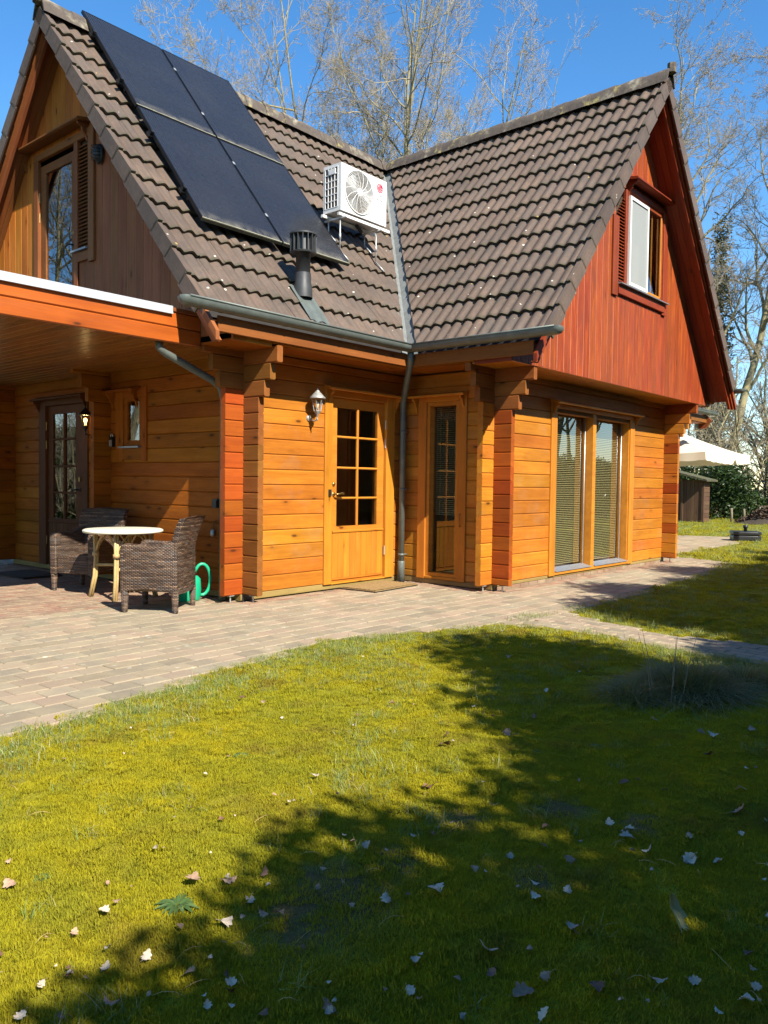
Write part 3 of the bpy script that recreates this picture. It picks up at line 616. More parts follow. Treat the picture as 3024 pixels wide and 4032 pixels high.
rB = roof_slope([(-E_, -E_, ZR-T*(XR+E_)), (-E_, YV, ZR-T*(XR+E_)), (XR, YV, ZR), (XR, YR, ZR)], (0, -1, 0), (CT, 0, ST), (-ST, 0, CT), lambda u: Vector((EB, -u, ZE)),
                [-YV-(i+1)*TW for i in range(17)], 13, ((.055, -.055, 0), (1, -1, 0)), -YV, -1)
xr = 2*XR+E_
rC = roof_slope([(xr, YV, ZR-T*(XR+E_)), (xr, -E_, ZR-T*(XR+E_)), (XR, YR, ZR), (XR, YV, ZR)], (0, 1, 0), (-CT, 0, ST), (ST, 0, CT), lambda u: Vector((EBR, u, ZE)),
                [YV, YV+TW, YV+2*TW], 13, None, YV, 1)
rD = roof_slope([(xr, -E_, ZR-T*(YR+E_)), (9.55, -E_, ZR-T*(YR+E_)), (9.55, YR, ZR), (XR, YR, ZR)], (1, 0, 0), (0, CT, ST), (0, -ST, CT), lambda u: Vector((u, EA, ZE)),
                [9.55-TW*(i+1) for i in range(9)], 5, None, 9.55, -1)
b = MB(); b.prism([(XV, YR, ZR-.03), (9.55, YR, ZR-.03), (9.55, YF+E_, ZR-.03-T*(YF+E_-YR)), (XV, YF+E_, ZR-.03-T*(YF+E_-YR))], (0, 0, -.12)); back = b.build("roof", M['tile'], house)
for j in range(13):     # verge pieces of the rear slope, seen past the left gable
    P = Vector((XV, 2*YR-EA, ZE))+Vector((0, -CT, ST))*(j*RL); U, V, Nn = Vector((-1, 0, 0)), Vector((0, -CT, ST)), Vector((0, ST, CT))
    link("verge_tile", VERGE[-1], None, back, Matrix(((U.x, V.x, Nn.x, P.x), (U.y, V.y, Nn.y, P.y), (U.z, V.z, Nn.z, P.z), (0, 0, 0, 1))))
def ridge_cap():
    b = MB(); L = .40; half = [(.145, -.15), (.118, -.07), (.09, .0), (.05, .04), (0, .056)]; prof = half+[(-y, z) for y, z in half[::-1][1:]]; k = len(prof); v = []
    for x, sc, dz in ((0.0, .86, -.018), (0.0, 1.0, 0.0), (.03, 1.02, .003), (L, .93, -.008)): v += [(x, y*sc, z*sc+dz) for y, z in prof]
    b.add(v, [(r_*k+i, r_*k+i+1, (r_+1)*k+i+1, (r_+1)*k+i) for r_ in range(3) for i in range(k-1)]); me = b.mesh("ridge_tile", True, False); me.materials.append(M['ridge']); me.set_sharp_from_angle(angle=math.radians(50)); return me
RC = ridge_cap(); ridge = MB().box(XV, 9.4, YR-.03, YR+.03, ZR-.1, ZR+.01).box(XR-.03, XR+.03, YV+.02, YR-.05, ZR-.1, ZR+.012).build("ridge_batten", M['underlay'], house)
x = XV-.04
while x < 9.4:
    link("ridge_tile", RC, None, ridge, Matrix.Translation((x, YR, ZR+.012+random.uniform(-.005, .005))) @ Matrix.Rotation(random.uniform(-.02, .02), 4, 'Z')); x += .36
y = YV-.05
while y < YR-.3:
    link("ridge_tile", RC, None, ridge, Matrix.Translation((XR, y, ZR+.012+random.uniform(-.005, .005))) @ Matrix.Rotation(math.pi/2+random.uniform(-.02, .02), 4, 'Z')); y += .36
MB().tube([(XR, YV-.055, ZR+.0), (XR, YV-.055, ZR+.12)], .06, 8).build("ridge_end", M['ridge'], ridge)
MB().tube([(XV-.045, YR, ZR+.0), (XV-.045, YR, ZR+.12)], .06, 8).build("ridge_end", M['ridge'], ridge)
# valley sheet
v0 = (-.47, -.47, ZR-T*(YR+.47)); v1 = (XR, YR, ZR); wv = .13
b = MB(); up = -.088
b.add([(v0[0]-wv, v0[1], v0[2]+up), (v0[0], v0[1], v0[2]+up-.01), (v0[0], v0[1]-wv, v0[2]+up), (v1[0]-wv, v1[1], v1[2]+up), (v1[0], v1[1], v1[2]+up-.01), (v1[0], v1[1]-wv, v1[2]+up)], [(0, 1, 4, 3), (1, 2, 5, 4)])
b.build("valley_sheet", M['lead'], house, fix=False)
# ------------------------------------------------------------------ gables
def gable(mtx, mid, a0, a1, zb, top0, bw, hole, mat, part, side=1, groove=None, alt=None, alt_below=0):
    """vertical boards; local x = up, local y = along, local z = side * out"""
    ft = lambda a: top0-T*abs(a-mid)
    b = MB(); pts = [(zb+.01, a0, 0)]+[(zb+.01, hole[0], 0), (hole[3]+.0, hole[0], 0), (hole[3], hole[1], 0), (zb+.01, hole[1], 0)]*0+[(zb+.01, a1, 0), (max(ft(a1), zb+.02), a1, 0), (top0, mid, 0), (max(ft(a0), zb+.02), a0, 0)]
    back = -side*.005
    def quad(lo, hi):  # column lo..hi of the backing, honouring the hole
        out = []
        for z0, z1 in ((zb+.01, hole[2]), (hole[3], None)):
            q = [(z0, lo), (z0, hi)]+([(ft(hi), hi)] if z1 is None else [(z1, hi)])+([(top0, mid)] if z1 is None and lo < mid < hi else [])+([(ft(lo), lo)] if z1 is None else [(z1, lo)]); out.append(q)
        return out
    for lo, hi in ((a0, hole[0]), (hole[1], a1)):
        q = [(zb+.01, lo), (zb+.01, hi), (ft(hi), hi)]+([(top0, mid)] if lo < mid < hi else [])+[(ft(lo), lo)]
        b.prism([(z, a, back) for z, a in q], (0, 0, -side*.03))
    for q in quad(hole[0], hole[1]): b.prism([(z, a, back) for z, a in q], (0, 0, -side*.03))
    o = b.build(part, groove, house, mtx=mtx)
    n = int((a1-a0)/bw)+1; a = a0
    while a < a1-.02:
        hi = min(a+bw, a1); spans = []
        def col(lo, hi2, z0, z1):
            if hi2-lo < .012: return
            m = MB(); rings = []
            for c, off in ((.0075, 0.0), (0.005, -.0025), (.005, -.0048)):
                l, h = lo+c, hi2-c
                q = [(z0+c, l), (z0+c, h)]
                if z1 is None:
                    if ft(h) < z0+.02: q += [(z0+.02, h)]
                    else: q += [(ft(h), h)]
                    if l < mid < h: q += [(top0, mid)]
                    q += [(max(ft(l), z0+.02), l)]
                else: q += [(z1-c, h), (z1-c, l)]
                rings.append([(z, y, side*off) for z, y in q])
            k = len(rings[0]); v = [p for r_ in rings for p in r_]
            f = [tuple(range(k))]+[(r_*k+i, r_*k+(i+1) % k, (r_+1)*k+(i+1) % k, (r_+1)*k+i) for r_ in range(2) for i in range(k)]
            m.add(v, f); m.build("board", (alt if alt is not None and (lo+hi2)/2 < alt_below else mat), o)
        if hi <= hole[0] or a >= hole[1]: col(a, hi, zb, None)
        else:
            l, h = max(a, hole[0]), min(hi, hole[1])
            if a < hole[0]: col(a, hole[0], zb, None)
            if hole[2] > zb+.05: col(l, h, zb, hole[2])
            col(l, h, hole[3], None)
            if hi > hole[1]: col(hole[1], hi, zb, None)
        a = hi
    return o
M['groove_red'] = plain('red_tongue_highlight', (.78, .38, .27), .6, 0, .1, 20); M['groove_brown'] = plain('brown_tongue_highlight', (.48, .24, .11), .6, 0, .1, 20)  # tongue wood painted paler, so the joints show the highlight of sunlit chamfers
MBf = frame((0, YG, 0), (0, 0, 1), y=(1, 0, 0))      # local (z, x, +Y)
MAf = frame((XG, 0, 0), (0, 0, 1), y=(0, 1, 0))      # local (z, y, -X)
GB = gable(MBf, XR, -.47, 2*XR+.47, 2.528, ZR-.21, .16, (1.95, 3.55, 3.70, 5.10), M['red'], "gable_panel", -1, M['groove_red'])
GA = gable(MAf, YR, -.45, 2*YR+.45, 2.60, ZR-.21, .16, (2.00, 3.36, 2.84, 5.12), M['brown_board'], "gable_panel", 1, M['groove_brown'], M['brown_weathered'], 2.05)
def barge(plane, inward, mid, axis, mat, hw=3.168, tip=2.476):
    """stepped verge boards on both slopes; plane = outermost face, inward = direction of the house (+1 / -1 along the axis normal)"""
    g = MB(); P = (lambda a, o, z: (a, plane+inward*o, z)) if axis == 'x' else (lambda a, o, z: (plane+inward*o, a, z))
    first = None
    for s in (-1, 1):
        for va, vb, o0, o1 in ((-.075, -.16, .0, .04), (-.155, -.235, .028, .065), (-.23, -.315, .056, .09)):
            za, zb_ = ZR+va, ZR+vb; xa = (za-tip)/T; xb = (zb_-tip)/T
            q = [(0, za), (min(hw, xa), za-T*min(hw, xa)), (min(hw, xa), tip), (min(hw, xb), tip if xb < hw else zb_-T*hw), (0, zb_)]
            q = [p for i, p in enumerate(q) if i == 0 or (abs(p[0]-q[i-1][0])+abs(p[1]-q[i-1][1])) > .002]
            L = math.hypot(xa, za-tip); dirv = Vector(P(s*CT, 0, -ST))-Vector(P(0, 0, 0)); org = Vector(P(mid, o0, ZR))
            mt = frame(org, dirv, y=Vector(P(0, 1, 0))-Vector(P(0, 0, 0))) if True else None
            inv = mt.inverted(); m = MB(); m.prism([inv @ Vector(P(mid+s*x, o0, z)) for x, z in q], (0, o1-o0, 0))
            m.build("barge_board", mat, house, mtx=mt)
M['barge_left'] = M['barge']
barge(YV+.004, 1, XR, 'x', M['red_trim']); barge(XV+.004, 1, YR, 'y', M['barge'])
# sloping soffit boards of the verges
def verge_soffit(axis, p0, p1, mid, mat, n=3, hw=3.02):
    par = None; wd_ = (p1-p0)/n
    for s in (-1, 1):
        for i in range(n):
            o0 = p0+i*wd_+.002; P = (lambda a, o, z: (a, o, z)) if axis == 'x' else (lambda a, o, z: (o, a, z))
            dirv = Vector(P(s*CT, 0, -ST))-Vector(P(0, 0, 0)); org = Vector(P(mid, o0, ZR-.20)); mt = frame(org, dirv, y=Vector(P(0, 1, 0))-Vector(P(0, 0, 0)))
            inv = mt.inverted(); q = [(0, ZR-.20), (hw, ZR-.20-T*hw), (hw, ZR-.222-T*hw), (0, ZR-.222)]
            m = MB(); m.prism([inv @ Vector(P(mid+s*x, o0, z)) for x, z in q], (0, wd_-.004, 0)); m.build("soffit_board", mat, house, mtx=mt)
verge_soffit('x', YV+.092, YG-.001, XR, M['red_trim']); verge_soffit('y', XV+.092, XG-.001, YR, M['brown_trim'])
for i in range(3): plank_x("soffit_board", -.47, 2*XR+.47, YG+.005+i*.17, YG+.172+i*.17, 2.541, 2.558, M['trim'], house, .003)
plank_y("cheek_board", -.49, -.471, YG+.0, -1.4, 2.53, 2.68, M['red_trim'], house); plank_y("cheek_board", 5.575, 5.594, YG, -1.4, 2.53, 2.68, M['red_trim'], house)
for i in range(3): plank_x("cheek_board", XG+.0+i*.16, XG+.156+i*.16, -.475, -.455, 2.53, 2.60, M['log'], house)
plank_x("soffit_board", XG, XA-.0, -.455, -.002, 2.532, 2.548, M['porch_log'], house, .003)
# eave soffits and fascias
for i in range(4): plank_x("soffit_board", XG+.48, -.0, -.498+i*.124, -.376+i*.124, SOF+.001, SOF+.018, M['porch_log'], house, .003)
for i in range(4): plank_y("soffit_board", -.498+i*.124, -.376+i*.124, -1.40, -.50, SOF+.001, SOF+.018, M['porch_log'], house, .003)
plank_x("fascia_board", XV+.10, -.502, -.522, -.50, 2.57, 2.715, M['log_brown'], house); plank_y("fascia_board", -.522, -.50, YV+.10, -.50, 2.57, 2.715, M['log_brown'], house)
plank_y("fascia_board", 5.604, 5.626, -1.93, -.50, 2.57, 2.715, M['log_brown'], house); plank_x("fascia_board", 5.61, 9.45, -.522, -.50, 2.57, 2.715, M['log_brown'], house); plank_x("soffit_board", 5.6, 9.4, -.498, -.001, SOF+.001, SOF+.018, M['porch_log'], house, .003)
b = MB(); b.prism([(9.42, -.62, 2.62), (9.42, -.50, 2.45), (9.42, -.36, 2.45), (9.42, -.3, 2.95)], (.06, 0, 0)); b.build("barge_board", M['barge'], house)
# ------------------------------------------------------------------ gutters and downpipes
GC, GR, GZ_ = .585, .068, 2.792
def gutter(axis, c, a0, a1, round0, mitre1, out=-1):
    """half-round gutter; axis 'x' runs along x at y=c, axis 'y' along y at x=c; front lip on the `out` side"""
    seg = 12; rings = []
    def ring(a, r, mit=False):
        q = []
        for i in range(seg+1):
            t = math.pi*i/seg; o = math.cos(t)*r; z = GZ_-math.sin(t)*r; off = c+o
            q.append((a if not mit else (off if mit == 1 else a), off, z))
        q = [(q[0][0], c+r*1.0, GZ_+.006)]+q+[(q[-1][0], c-r*1.0, GZ_+.012 if out < 0 else GZ_+.006)]
        return q
    if round0:
        for k in range(5): ph = math.pi/2*(1-k/5.0); rings.append(ring(a0-round0*GR*math.sin(ph), max(.006, GR*math.cos(ph))))
    rings.append(ring(a0, GR)); rings.append(ring(a1, GR, mitre1))
    k = seg+3; v = [p for r_ in rings for p in r_]
    if axis == 'y': v = [(p[1], p[0], p[2]) for p in v]
    b = MB(); b.add(v, [(j*k+i, j*k+i+1, (j+1)*k+i+1, (j+1)*k+i) for j in range(len(rings)-1) for i in range(k-1)])
    o = b.build("gutter", M['zinc'], house, True, fix=False)
    for sgn in (-1,):
        bead = [(a0, c-GR, GZ_+.012), (a1 if not mitre1 else c-GR, c-GR, GZ_+.012)]
        if axis == 'y': bead = [(p[1], p[0], p[2]) for p in bead]
        if out < 0: MB().tube(bead, .010, 8).build("bead", M['zinc'], o, True)
    n = max(2, int(abs(a1-a0)/.62))
    for i in range(n):
        a = a0+(a1-a0)*(i+.5)/n; m = MB(); pts = []
        for j in range(seg+1):
            t = math.pi*j/seg; pts.append((c+math.cos(t)*(GR+.003), GZ_-math.sin(t)*(GR+.003)))
        vv = [(a-.012, y, z) for y, z in pts]+[(a+.012, y, z) for y, z in pts]
        if axis == 'y': vv = [(p[1], p[0], p[2]) for p in vv]
        m.add(vv, [(j, j+1, seg+2+j, seg+1+j) for j in range(seg)]); m.build("strap", M['zinc'], o, True, fix=False)
    return o
gutter('x', -GC, -3.66, -GC, 1, 1); gutter('y', -GC, -2.45, -GC, 1, 1)
gutter('y', 2*XR+GC-.03, -2.33, -.6, 1, 0, out=1); gutter('x', -GC, 5.75, 9.75, 0, 0)
dp = MB().tube([(-.572, -.572, 2.735), (-.572, -.572, 2.66), (-.55, -.55, 2.60), (-.16, -.15, 2.30), (-.115, -.098, 2.22), (-.105, -.09, 2.1), (-.105, -.09, .0)], .038, 16).build("downpipe", M['zinc'], house, True)
for z in (1.86, 1.15, .34): MB().tube([(-.105, -.09, z-.014), (-.105, -.09, z+.014)], .042, 14).tube([(-.07, -.10, z), (-.02, -.11, z)], .008, 6).build("pipe_clip", M['zinc'], dp, True)
MB().tube([(-.105, -.09, .0), (-.105, -.09, .25), (-.105, -.09, .262)], [.046, .046, .04], 16).build("pipe_socket", M['zinc'], dp, True)
# ------------------------------------------------------------------ porch canopy with flat roof
cp = MB().box(-7.3, XG-.03, .05, YF-.05, 2.56, 2.70).build("porch_roof", M['underlay'], house)
plank_x("fascia_board", -7.3, XG-.01, .0, .035, 2.505, 2.648, M['fascia'], cp, .01); plank_x("fascia_board", -7.3, XG-.01, .004, .039, 2.653, 2.79, M['fascia'], cp, .01)
MB().box(-7.32, -3.40, -.022, .10, 2.768, 2.838).box(-7.32, -3.40, -.026, -.0225, 2.765, 2.78).build("edge_trim", M['trim_metal'], cp)
plank_x("edge_trim", -3.398, XG-.01, -.01, .09, 2.791, 2.83, M['brown_trim'], cp)
x = XA-.005
while x > -7.2: plank_y("ceiling_board", x-.106, x-.001, .04, YF-.06, 2.515, 2.532, M['ceil'], cp, .007); x -= .11
plank_y("fascia_board", -7.34, -7.305, -.02, YF, 2.505, 2.79, M['fascia'], cp); 
for yy in (.06, YF-.2): plank_z("post", -7.22, -7.08, yy, yy+.14, 0, 2.514, M['porch_log'], cp, .01)
MB().tube([(-3.47, .10, 2.53), (-3.465, .10, 2.46), (-3.40, .105, 2.42), (-2.82, .145, 2.225), (-2.72, .15, 2.17), (-2.68, .15, 2.06), (-2.68, .15, .02)], .036, 14).build("downpipe", M['zinc'], house, True)
# ------------------------------------------------------------------ upper window in the red gable
yg = YG
wu = MB().box(2.24, 2.29, yg-.01, yg+.05, 3.83, 5.06).box(2.88, 2.93, yg-.01, yg+.05, 3.83, 5.06).box(3.42, 3.46, yg-.01, yg+.05, 3.83, 5.06).box(2.29, 2.88, yg-.01, yg+.05, 5.01, 5.06).box(2.93, 3.42, yg-.01, yg+.05, 5.01, 5.06).build("window", M['red_trim'], house)
plank_z("casing", 1.84, 1.99, yg-.03, yg-.001, 3.66, 4.66, M['red_trim'], wu); plank_z("casing", 3.46, 3.585, yg-.03, yg+.02, 3.66, 5.12, M['red_trim'], wu)
plank_x("casing", 2.24, 3.46, yg-.026, yg+.02, 5.062, 5.14, M['red_trim'], wu); plank_x("casing", 1.99, 3.50, yg-.04, yg-.001, 3.69, 3.81, M['red_trim'], wu); plank_z("casing", 2.185, 2.24, yg-.028, yg+.02, 3.83, 5.06, M['red_trim'], wu)
wf_ = MB().box(2.295, 2.335, yg-.04, yg-.01, 3.86, 5.01).box(2.855, 2.895, yg-.04, yg-.01, 3.86, 5.01).box(2.335, 2.855, yg-.04, yg-.01, 4.97, 5.01).box(2.335, 2.855, yg-.04, yg-.01, 3.86, 3.90).build("screen_frame", M['white'], wu)
m, t, b = mat_new("insect_mesh"); g = N(t); tr = g.n("ShaderNodeBsdfTransparent"); mx = g.n("ShaderNodeMixShader"); out = [q for q in t.nodes if q.type == 'OUTPUT_MATERIAL'][0]
b.inputs["Base Color"].default_value = (.32, .34, .33, 1); b.inputs["Roughness"].default_value = .7; mx.inputs[0].default_value = .62
t.links.new(tr.outputs[0], mx.inputs[1]); t.links.new(b.outputs[0], mx.inputs[2]); t.links.new(mx.outputs[0], out.inputs[0]); M['mesh'] = m
MB().box(2.335, 2.855, yg-.026, yg-.024, 3.90, 4.97).build("insect_screen", M['mesh'], wf_)
MB().box(2.29, 2.88, yg+.02, yg+.024, 3.86, 5.01).build("pane", M['glass'], wu); MB().box(2.93, 3.42, yg+.02, yg+.024, 3.86, 5.01).build("pane", M['glass'], wu)
for x0 in (2.56, 3.18): plank_z("sash_bar", x0, x0+.03, yg+.04, yg+.06, 3.86, 5.0, M['trim'], wu)
plank_z("sash_frame", 3.385, 3.42, yg-.012, yg+.01, 3.87, 5.0, M['trim'], wu); plank_x("sash_frame", 2.93, 3.42, yg-.012, yg+.01, 3.865, 3.90, M['trim'], wu)
MB().prism([(1.985, yg-.085, 3.812), (1.985, yg-.085, 3.822), (1.985, yg-.005, 3.845), (1.985, yg-.005, 3.812)], (1.58, 0, 0)).build("sill", M['alu'], wu)
lv = MB().prism([(1.985, yg+.03, 3.85), (2.19, yg+.03, 3.85), (2.19, yg+.03, 4.98), (1.985, yg+.03, 4.72)], (0, .02, 0)).build("louvre", M['inside_dark'], wu)
z = 3.865
while z < 4.95:
    a0 = 1.99 if z < 4.70 else 1.99+(z-4.70)/T
    m_ = MB(); m_.prism([(a0, yg-.018, z), (a0, yg-.012, z-.004), (a0, yg+.02, z+.03), (a0, yg+.014, z+.034)], (2.185-a0, 0, 0)); m_.build("slat", M['red_trim'], lv); z += .042
sh = shelf(2.20, 3.84, 5.25, yg-.001, 'x', M['red_trim'], wu, .17)
MB().box(2.0, 3.6, yg+.35, yg+.38, 3.6, 5.4).build("curtain", M['blind'], wu)
# lamp-lit nothing: the loft behind is dark
MB().box(XR-1.3, XR+1.3, YG+.5, YG+.55, 2.7, 4.5).box(XG+.6, XG+.65, YR-1.3, YR+1.3, 2.7, 4.5).build("loft_partition", M['inside'], house)
# ------------------------------------------------------------------ balcony door in the left gable
xg = XG
bd = MB().box(xg+.01, xg+.05, 3.10, 3.22, 2.86, 4.99).box(xg+.01, xg+.05, 2.38, 2.48, 2.86, 4.99).box(xg+.01, xg+.05, 2.48, 3.10, 4.89, 4.99).box(xg+.01, xg+.05, 2.48, 3.10, 2.86, 3.30).build("door", M['brown_trim'], house)
plank_z("casing", xg-.03, xg+.02, 3.22, 3.33, 2.84, 5.05, M['brown_trim'], bd); plank_z("casing", xg-.026, xg+.02, 2.29, 2.375, 2.84, 5.05, M['brown_trim'], bd); plank_y("casing", xg-.03, xg+.02, 2.05, 3.33, 5.052, 5.14, M['brown_trim'], bd)
plank_z("casing", xg-.034, xg+.02, 1.93, 2.05, 3.66, 5.14, M['brown_trim'], bd); plank_y("casing", xg-.03, xg-.001, 2.05, 2.29, 3.69, 3.80, M['brown_trim'], bd)
MB().box(xg+.028, xg+.032, 2.48, 3.10, 3.30, 4.89).build("pane", M['glass'], bd)
MB().box(xg+.45, xg+.48, 2.2, 3.4, 2.9, 5.1).build("curtain", M['inside_dark'], bd)
lever(bd, M['black_iron'], (xg+.01, 2.43, 3.92), (0, 1, 0), (-1, 0, 0)); MB().lathe([(0, .015), (.02, .012), (.026, 0)], 12, mtx=frame((xg+.01, 2.43, 4.06), (0, 0, 1), y=(0, 1, 0))).build("lock", M['brass'], bd, True)
for z in (4.62, 4.38): MB().tube([(xg-.005, 3.222, z-.055), (xg-.005, 3.222, z+.055)], .009, 8).build("hinge", M['brass'], bd)
MB().box(xg-.06, xg, 2.05, 2.40, 3.805, 3.825).build("sill", M['alu'], bd)
lv = MB().box(xg+.03, xg+.05, 2.05, 2.29, 3.82, 5.05).build("louvre", M['inside_dark'], bd)
z = 3.84
while z < 5.0:
    m_ = MB(); m_.prism([(xg-.018, 2.055, z), (xg-.012, 2.055, z-.004), (xg+.02, 2.055, z+.03), (xg+.014, 2.055, z+.034)], (0, .23, 0)); m_.build("slat", M['brown_trim'], lv); z += .042
plank_z("casing", xg-.02, xg-.001, 2.29, 2.33, 2.84, 3.68, M['brown_trim'], bd)
shelf(2.03, 3.62, 5.26, xg-.001, 'y', M['brown_trim'], bd, .17)
plank_y("skirting", xg-.02, xg-.001, -.1, 2.3, 2.84, 2.9, M['brown_trim'], house)
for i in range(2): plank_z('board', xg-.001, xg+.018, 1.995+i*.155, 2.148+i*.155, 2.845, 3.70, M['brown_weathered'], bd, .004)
# ------------------------------------------------------------------ solar panels
m, t, b = mat_new("solar_cells"); g = N(t); o = g.sep(g.obj())
fx = g.math('ABSOLUTE', g.math('SUBTRACT', g.math('FRACT', g.math('MULTIPLY', o[0], 30.0)), .5)); ln = g.mr(fx, .40, .47)
cell = g.math('MAXIMUM', g.mr(g.math('ABSOLUTE', g.math('SUBTRACT', g.math('FRACT', g.math('MULTIPLY', o[0], 5.9)), .5)), .485, .492), g.mr(g.math('ABSOLUTE', g.math('SUBTRACT', g.math('FRACT', g.math('MULTIPLY', o[1], 5.9)), .5)), .485, .492))
c = g.mix(g.math('MULTIPLY', ln, .9), (.0095, .010, .013), (.07, .074, .082)); c = g.mix(g.math('MULTIPLY', cell, .5), c, (.004, .004, .006))
dust = g.math('MULTIPLY', g.mr(o[1], .0, .16, 1, 0), g.mr(g.noise(g.pos(), 9, 4), .35, .65)); c = g.mix(g.math('MULTIPLY', dust, .75), c, (.16, .145, .11))
c = g.mix(g.mr(g.noise(g.pos(), 1.2, 2, .5), .45, .8, 0, .05), c, (.14, .13, .11))
g.put(b.inputs["Base Color"], c); g.put(b.inputs["Roughness"], g.mr(g.noise(g.pos(), 12, 4), .3, .7, .22, .34)); b.inputs["Specular IOR Level"].default_value = .25; M['solar'] = m
M['dust'] = plain('dusty_lichen', (.22, .21, .15), .9, 0, .35, 40); M['solar_frame'] = plain("black_anodised", (.012, .013, .015), .4, .5, .1, 20); M['mossy_edge'] = plain("mossy_frame", (.085, .085, .05), .8, 0, .5, 30)
PX = [(-2.885, -1.828), (-1.806, -.75)]; PY = [(.235, 1.392), (1.408, 2.555)]; off = .155
names = {(0, 0): "black solar panel in lower row nearest the left gable edge", (1, 0): "black solar panel in lower row beside the air conditioner, corner behind the flue cap", (0, 1): "black solar panel in upper row nearest the left gable peak", (1, 1): "black solar panel in upper row under the ridge, farther from the left gable"}
for i, (x0, x1) in enumerate(PX):
    for j, (y0, y1) in enumerate(PY):
        org = Vector((x0, y0, ZR+off-T*(YR-y0))); root = tag(empty("solar_panel", org), names[(i, j)], "solar panel", "solar panels on the roof")
        rot = frame((0, 0, 0), (1, 0, 0), y=(0, CT, ST)); Wd, Ln = x1-x0, (y1-y0)/CT
        MB().box(0, Wd, 0, .012, -.035, 0.002).box(0, Wd, Ln-.012, Ln, -.035, .002).box(0, .012, .012, Ln-.012, -.035, .002).box(Wd-.012, Wd, .012, Ln-.012, -.035, .002).build("frame", M['solar_frame'], root, mtx=rot)
        MB().box(.012, Wd-.012, .012, Ln-.012, -.030, -.001).build("cell_sheet", M['solar'], root, mtx=rot)
        MB().box(.002, Wd-.002, .001, .014, .0025, .0045).build("dusty_rim", M['dust'], root, mtx=rot)
        if j == 0: MB().box(0, Wd, -.004, -.0005, -.035, .0).build("mossy_edge", M['mossy_edge'], root, mtx=rot)
        for fy in (.25, .75):
            for xx in ((-.02,) if i == 0 else ()): MB().box(xx-.02, xx+.03, Ln*fy-.035, Ln*fy+.035, -.06, -.036).box(xx-.012, xx+.0, Ln*fy-.025, Ln*fy+.025, -.036, .012).box(xx-.012, xx+.032, Ln*fy-.025, Ln*fy+.025, .003, .012).build("clamp", M['black_iron'], root, mtx=rot)
            if i == 1: MB().box(-.018, .01, Ln*fy-.025, Ln*fy+.025, .0025, .008).build("clamp", M['grey_steel'], root, mtx=rot)
        for fy in (.2, .8): MB().box(.02, Wd-.02, Ln*fy-.02, Ln*fy+.02, -.075, -.036).build("rail", M['black_iron'], root, mtx=rot)
# ------------------------------------------------------------------ air conditioner on its roof stand
ax, ay, az = -.643, .50, 4.556; AW, AD, AH = .853, .30, .575
ac = tag(empty("air_conditioner", (ax, ay, az)), "white outdoor air conditioner with round fan grille on a roof stand", "air conditioner")
bx = MB(); r_ = .255; fcx, fcz = .327, .295; seg = 40
ring = [(fcx+r_*math.cos(2*math.pi*k/seg), fcz+r_*math.sin(2*math.pi*k/seg)) for k in range(seg)]
outer = []
for k in range(seg):
    a = 2*math.pi*k/seg; dx, dz = math.cos(a), math.sin(a); s = min(((AW-fcx) if dx > 0 else fcx)/max(abs(dx), 1e-6), ((AH-fcz) if dz > 0 else fcz)/max(abs(dz), 1e-6)); outer.append((fcx+dx*s, fcz+dz*s))
for ca in ((0, 0), (AW, 0), (AW, AH), (0, AH)):    # move the nearest outline point onto each corner
    k = min(range(seg), key=lambda i: (outer[i][0]-ca[0])**2+(outer[i][1]-ca[1])**2); outer[k] = ca
v = [(x, 0, z) for x, z in outer]+[(x, 0, z) for x, z in ring]+[(x, .06, z) for x, z in ring]
bx.add(v, [(k, (k+1) % seg, seg+(k+1) % seg, seg+k) for k in range(seg)]+[(seg+k, seg+(k+1) % seg, 2*seg+(k+1) % seg, 2*seg+k) for k in range(seg)])
bx.add([(0, 0, AH), (AW, 0, AH), (AW, AD, AH), (0, AD, AH)], [(0, 1, 2, 3)]); bx.add([(0, 0, 0), (AW, 0, 0), (AW, AD, 0), (0, AD, 0)], [(3, 2, 1, 0)]); bx.add([(AW, 0, 0), (AW, AD, 0), (AW, AD, AH), (AW, 0, AH)], [(0, 1, 2, 3)]); bx.add([(0, AD, 0), (AW, AD, 0), (AW, AD, AH), (0, AD, AH)], [(0, 1, 2, 3)])
bx.box(0, .0015, 0, .055, 0, AH).box(0, .0015, AD-.03, AD, 0, AH).box(0, .0015, .055, AD-.03, 0, .05).box(0, .0015, .055, AD-.03, AH-.035, AH)
body = bx.build("casing", M['white'], ac, fix=False)
MB().box(.02, AW-.02, .062, AD-.01, .02, AH-.02).build("fan_well", M['inside_dark'], ac)
M['coil'] = plain("fin_coil", (.07, .055, .05), .6, .3, .4, 60)
MB().box(.012, .019, .055, AD-.03, .05, AH-.035).build("coil", M['coil'], ac)
fan = MB()
for k in range(3):
    a = 2*math.pi*k/3+.4
    pr = []
    for rr, da, dy in ((.05, -.25, .0), (.22, -.75, .0), (.235, -.1, .03), (.22, .15, .045), (.05, .45, .04)): pr.append((fcx+rr*math.cos(a+da), .022+dy*.6, fcz+rr*math.sin(a+da)))
    fan.prism(pr, (0, .004, 0))
fan.lathe([(0, -.0), (.05, 0), (.055, .04)], 16, mtx=frame((fcx, .02, fcz), (1, 0, 0), y=(0, 0, -1)) ); M['fan_grey'] = plain("fan_grey", (.28, .29, .29), .5, 0, .1, 10)
fan.build("fan", M['fan_grey'], ac)
gr = MB()
for k in range(14):
    rr = .05+(.258-.05)*k/13; gr.tube([(fcx+rr*math.cos(2*math.pi*i/32), -.012-.010*(1-(rr/.26)**2), fcz+rr*math.sin(2*math.pi*i/32)) for i in range(33)], .0030, 4, caps=False)
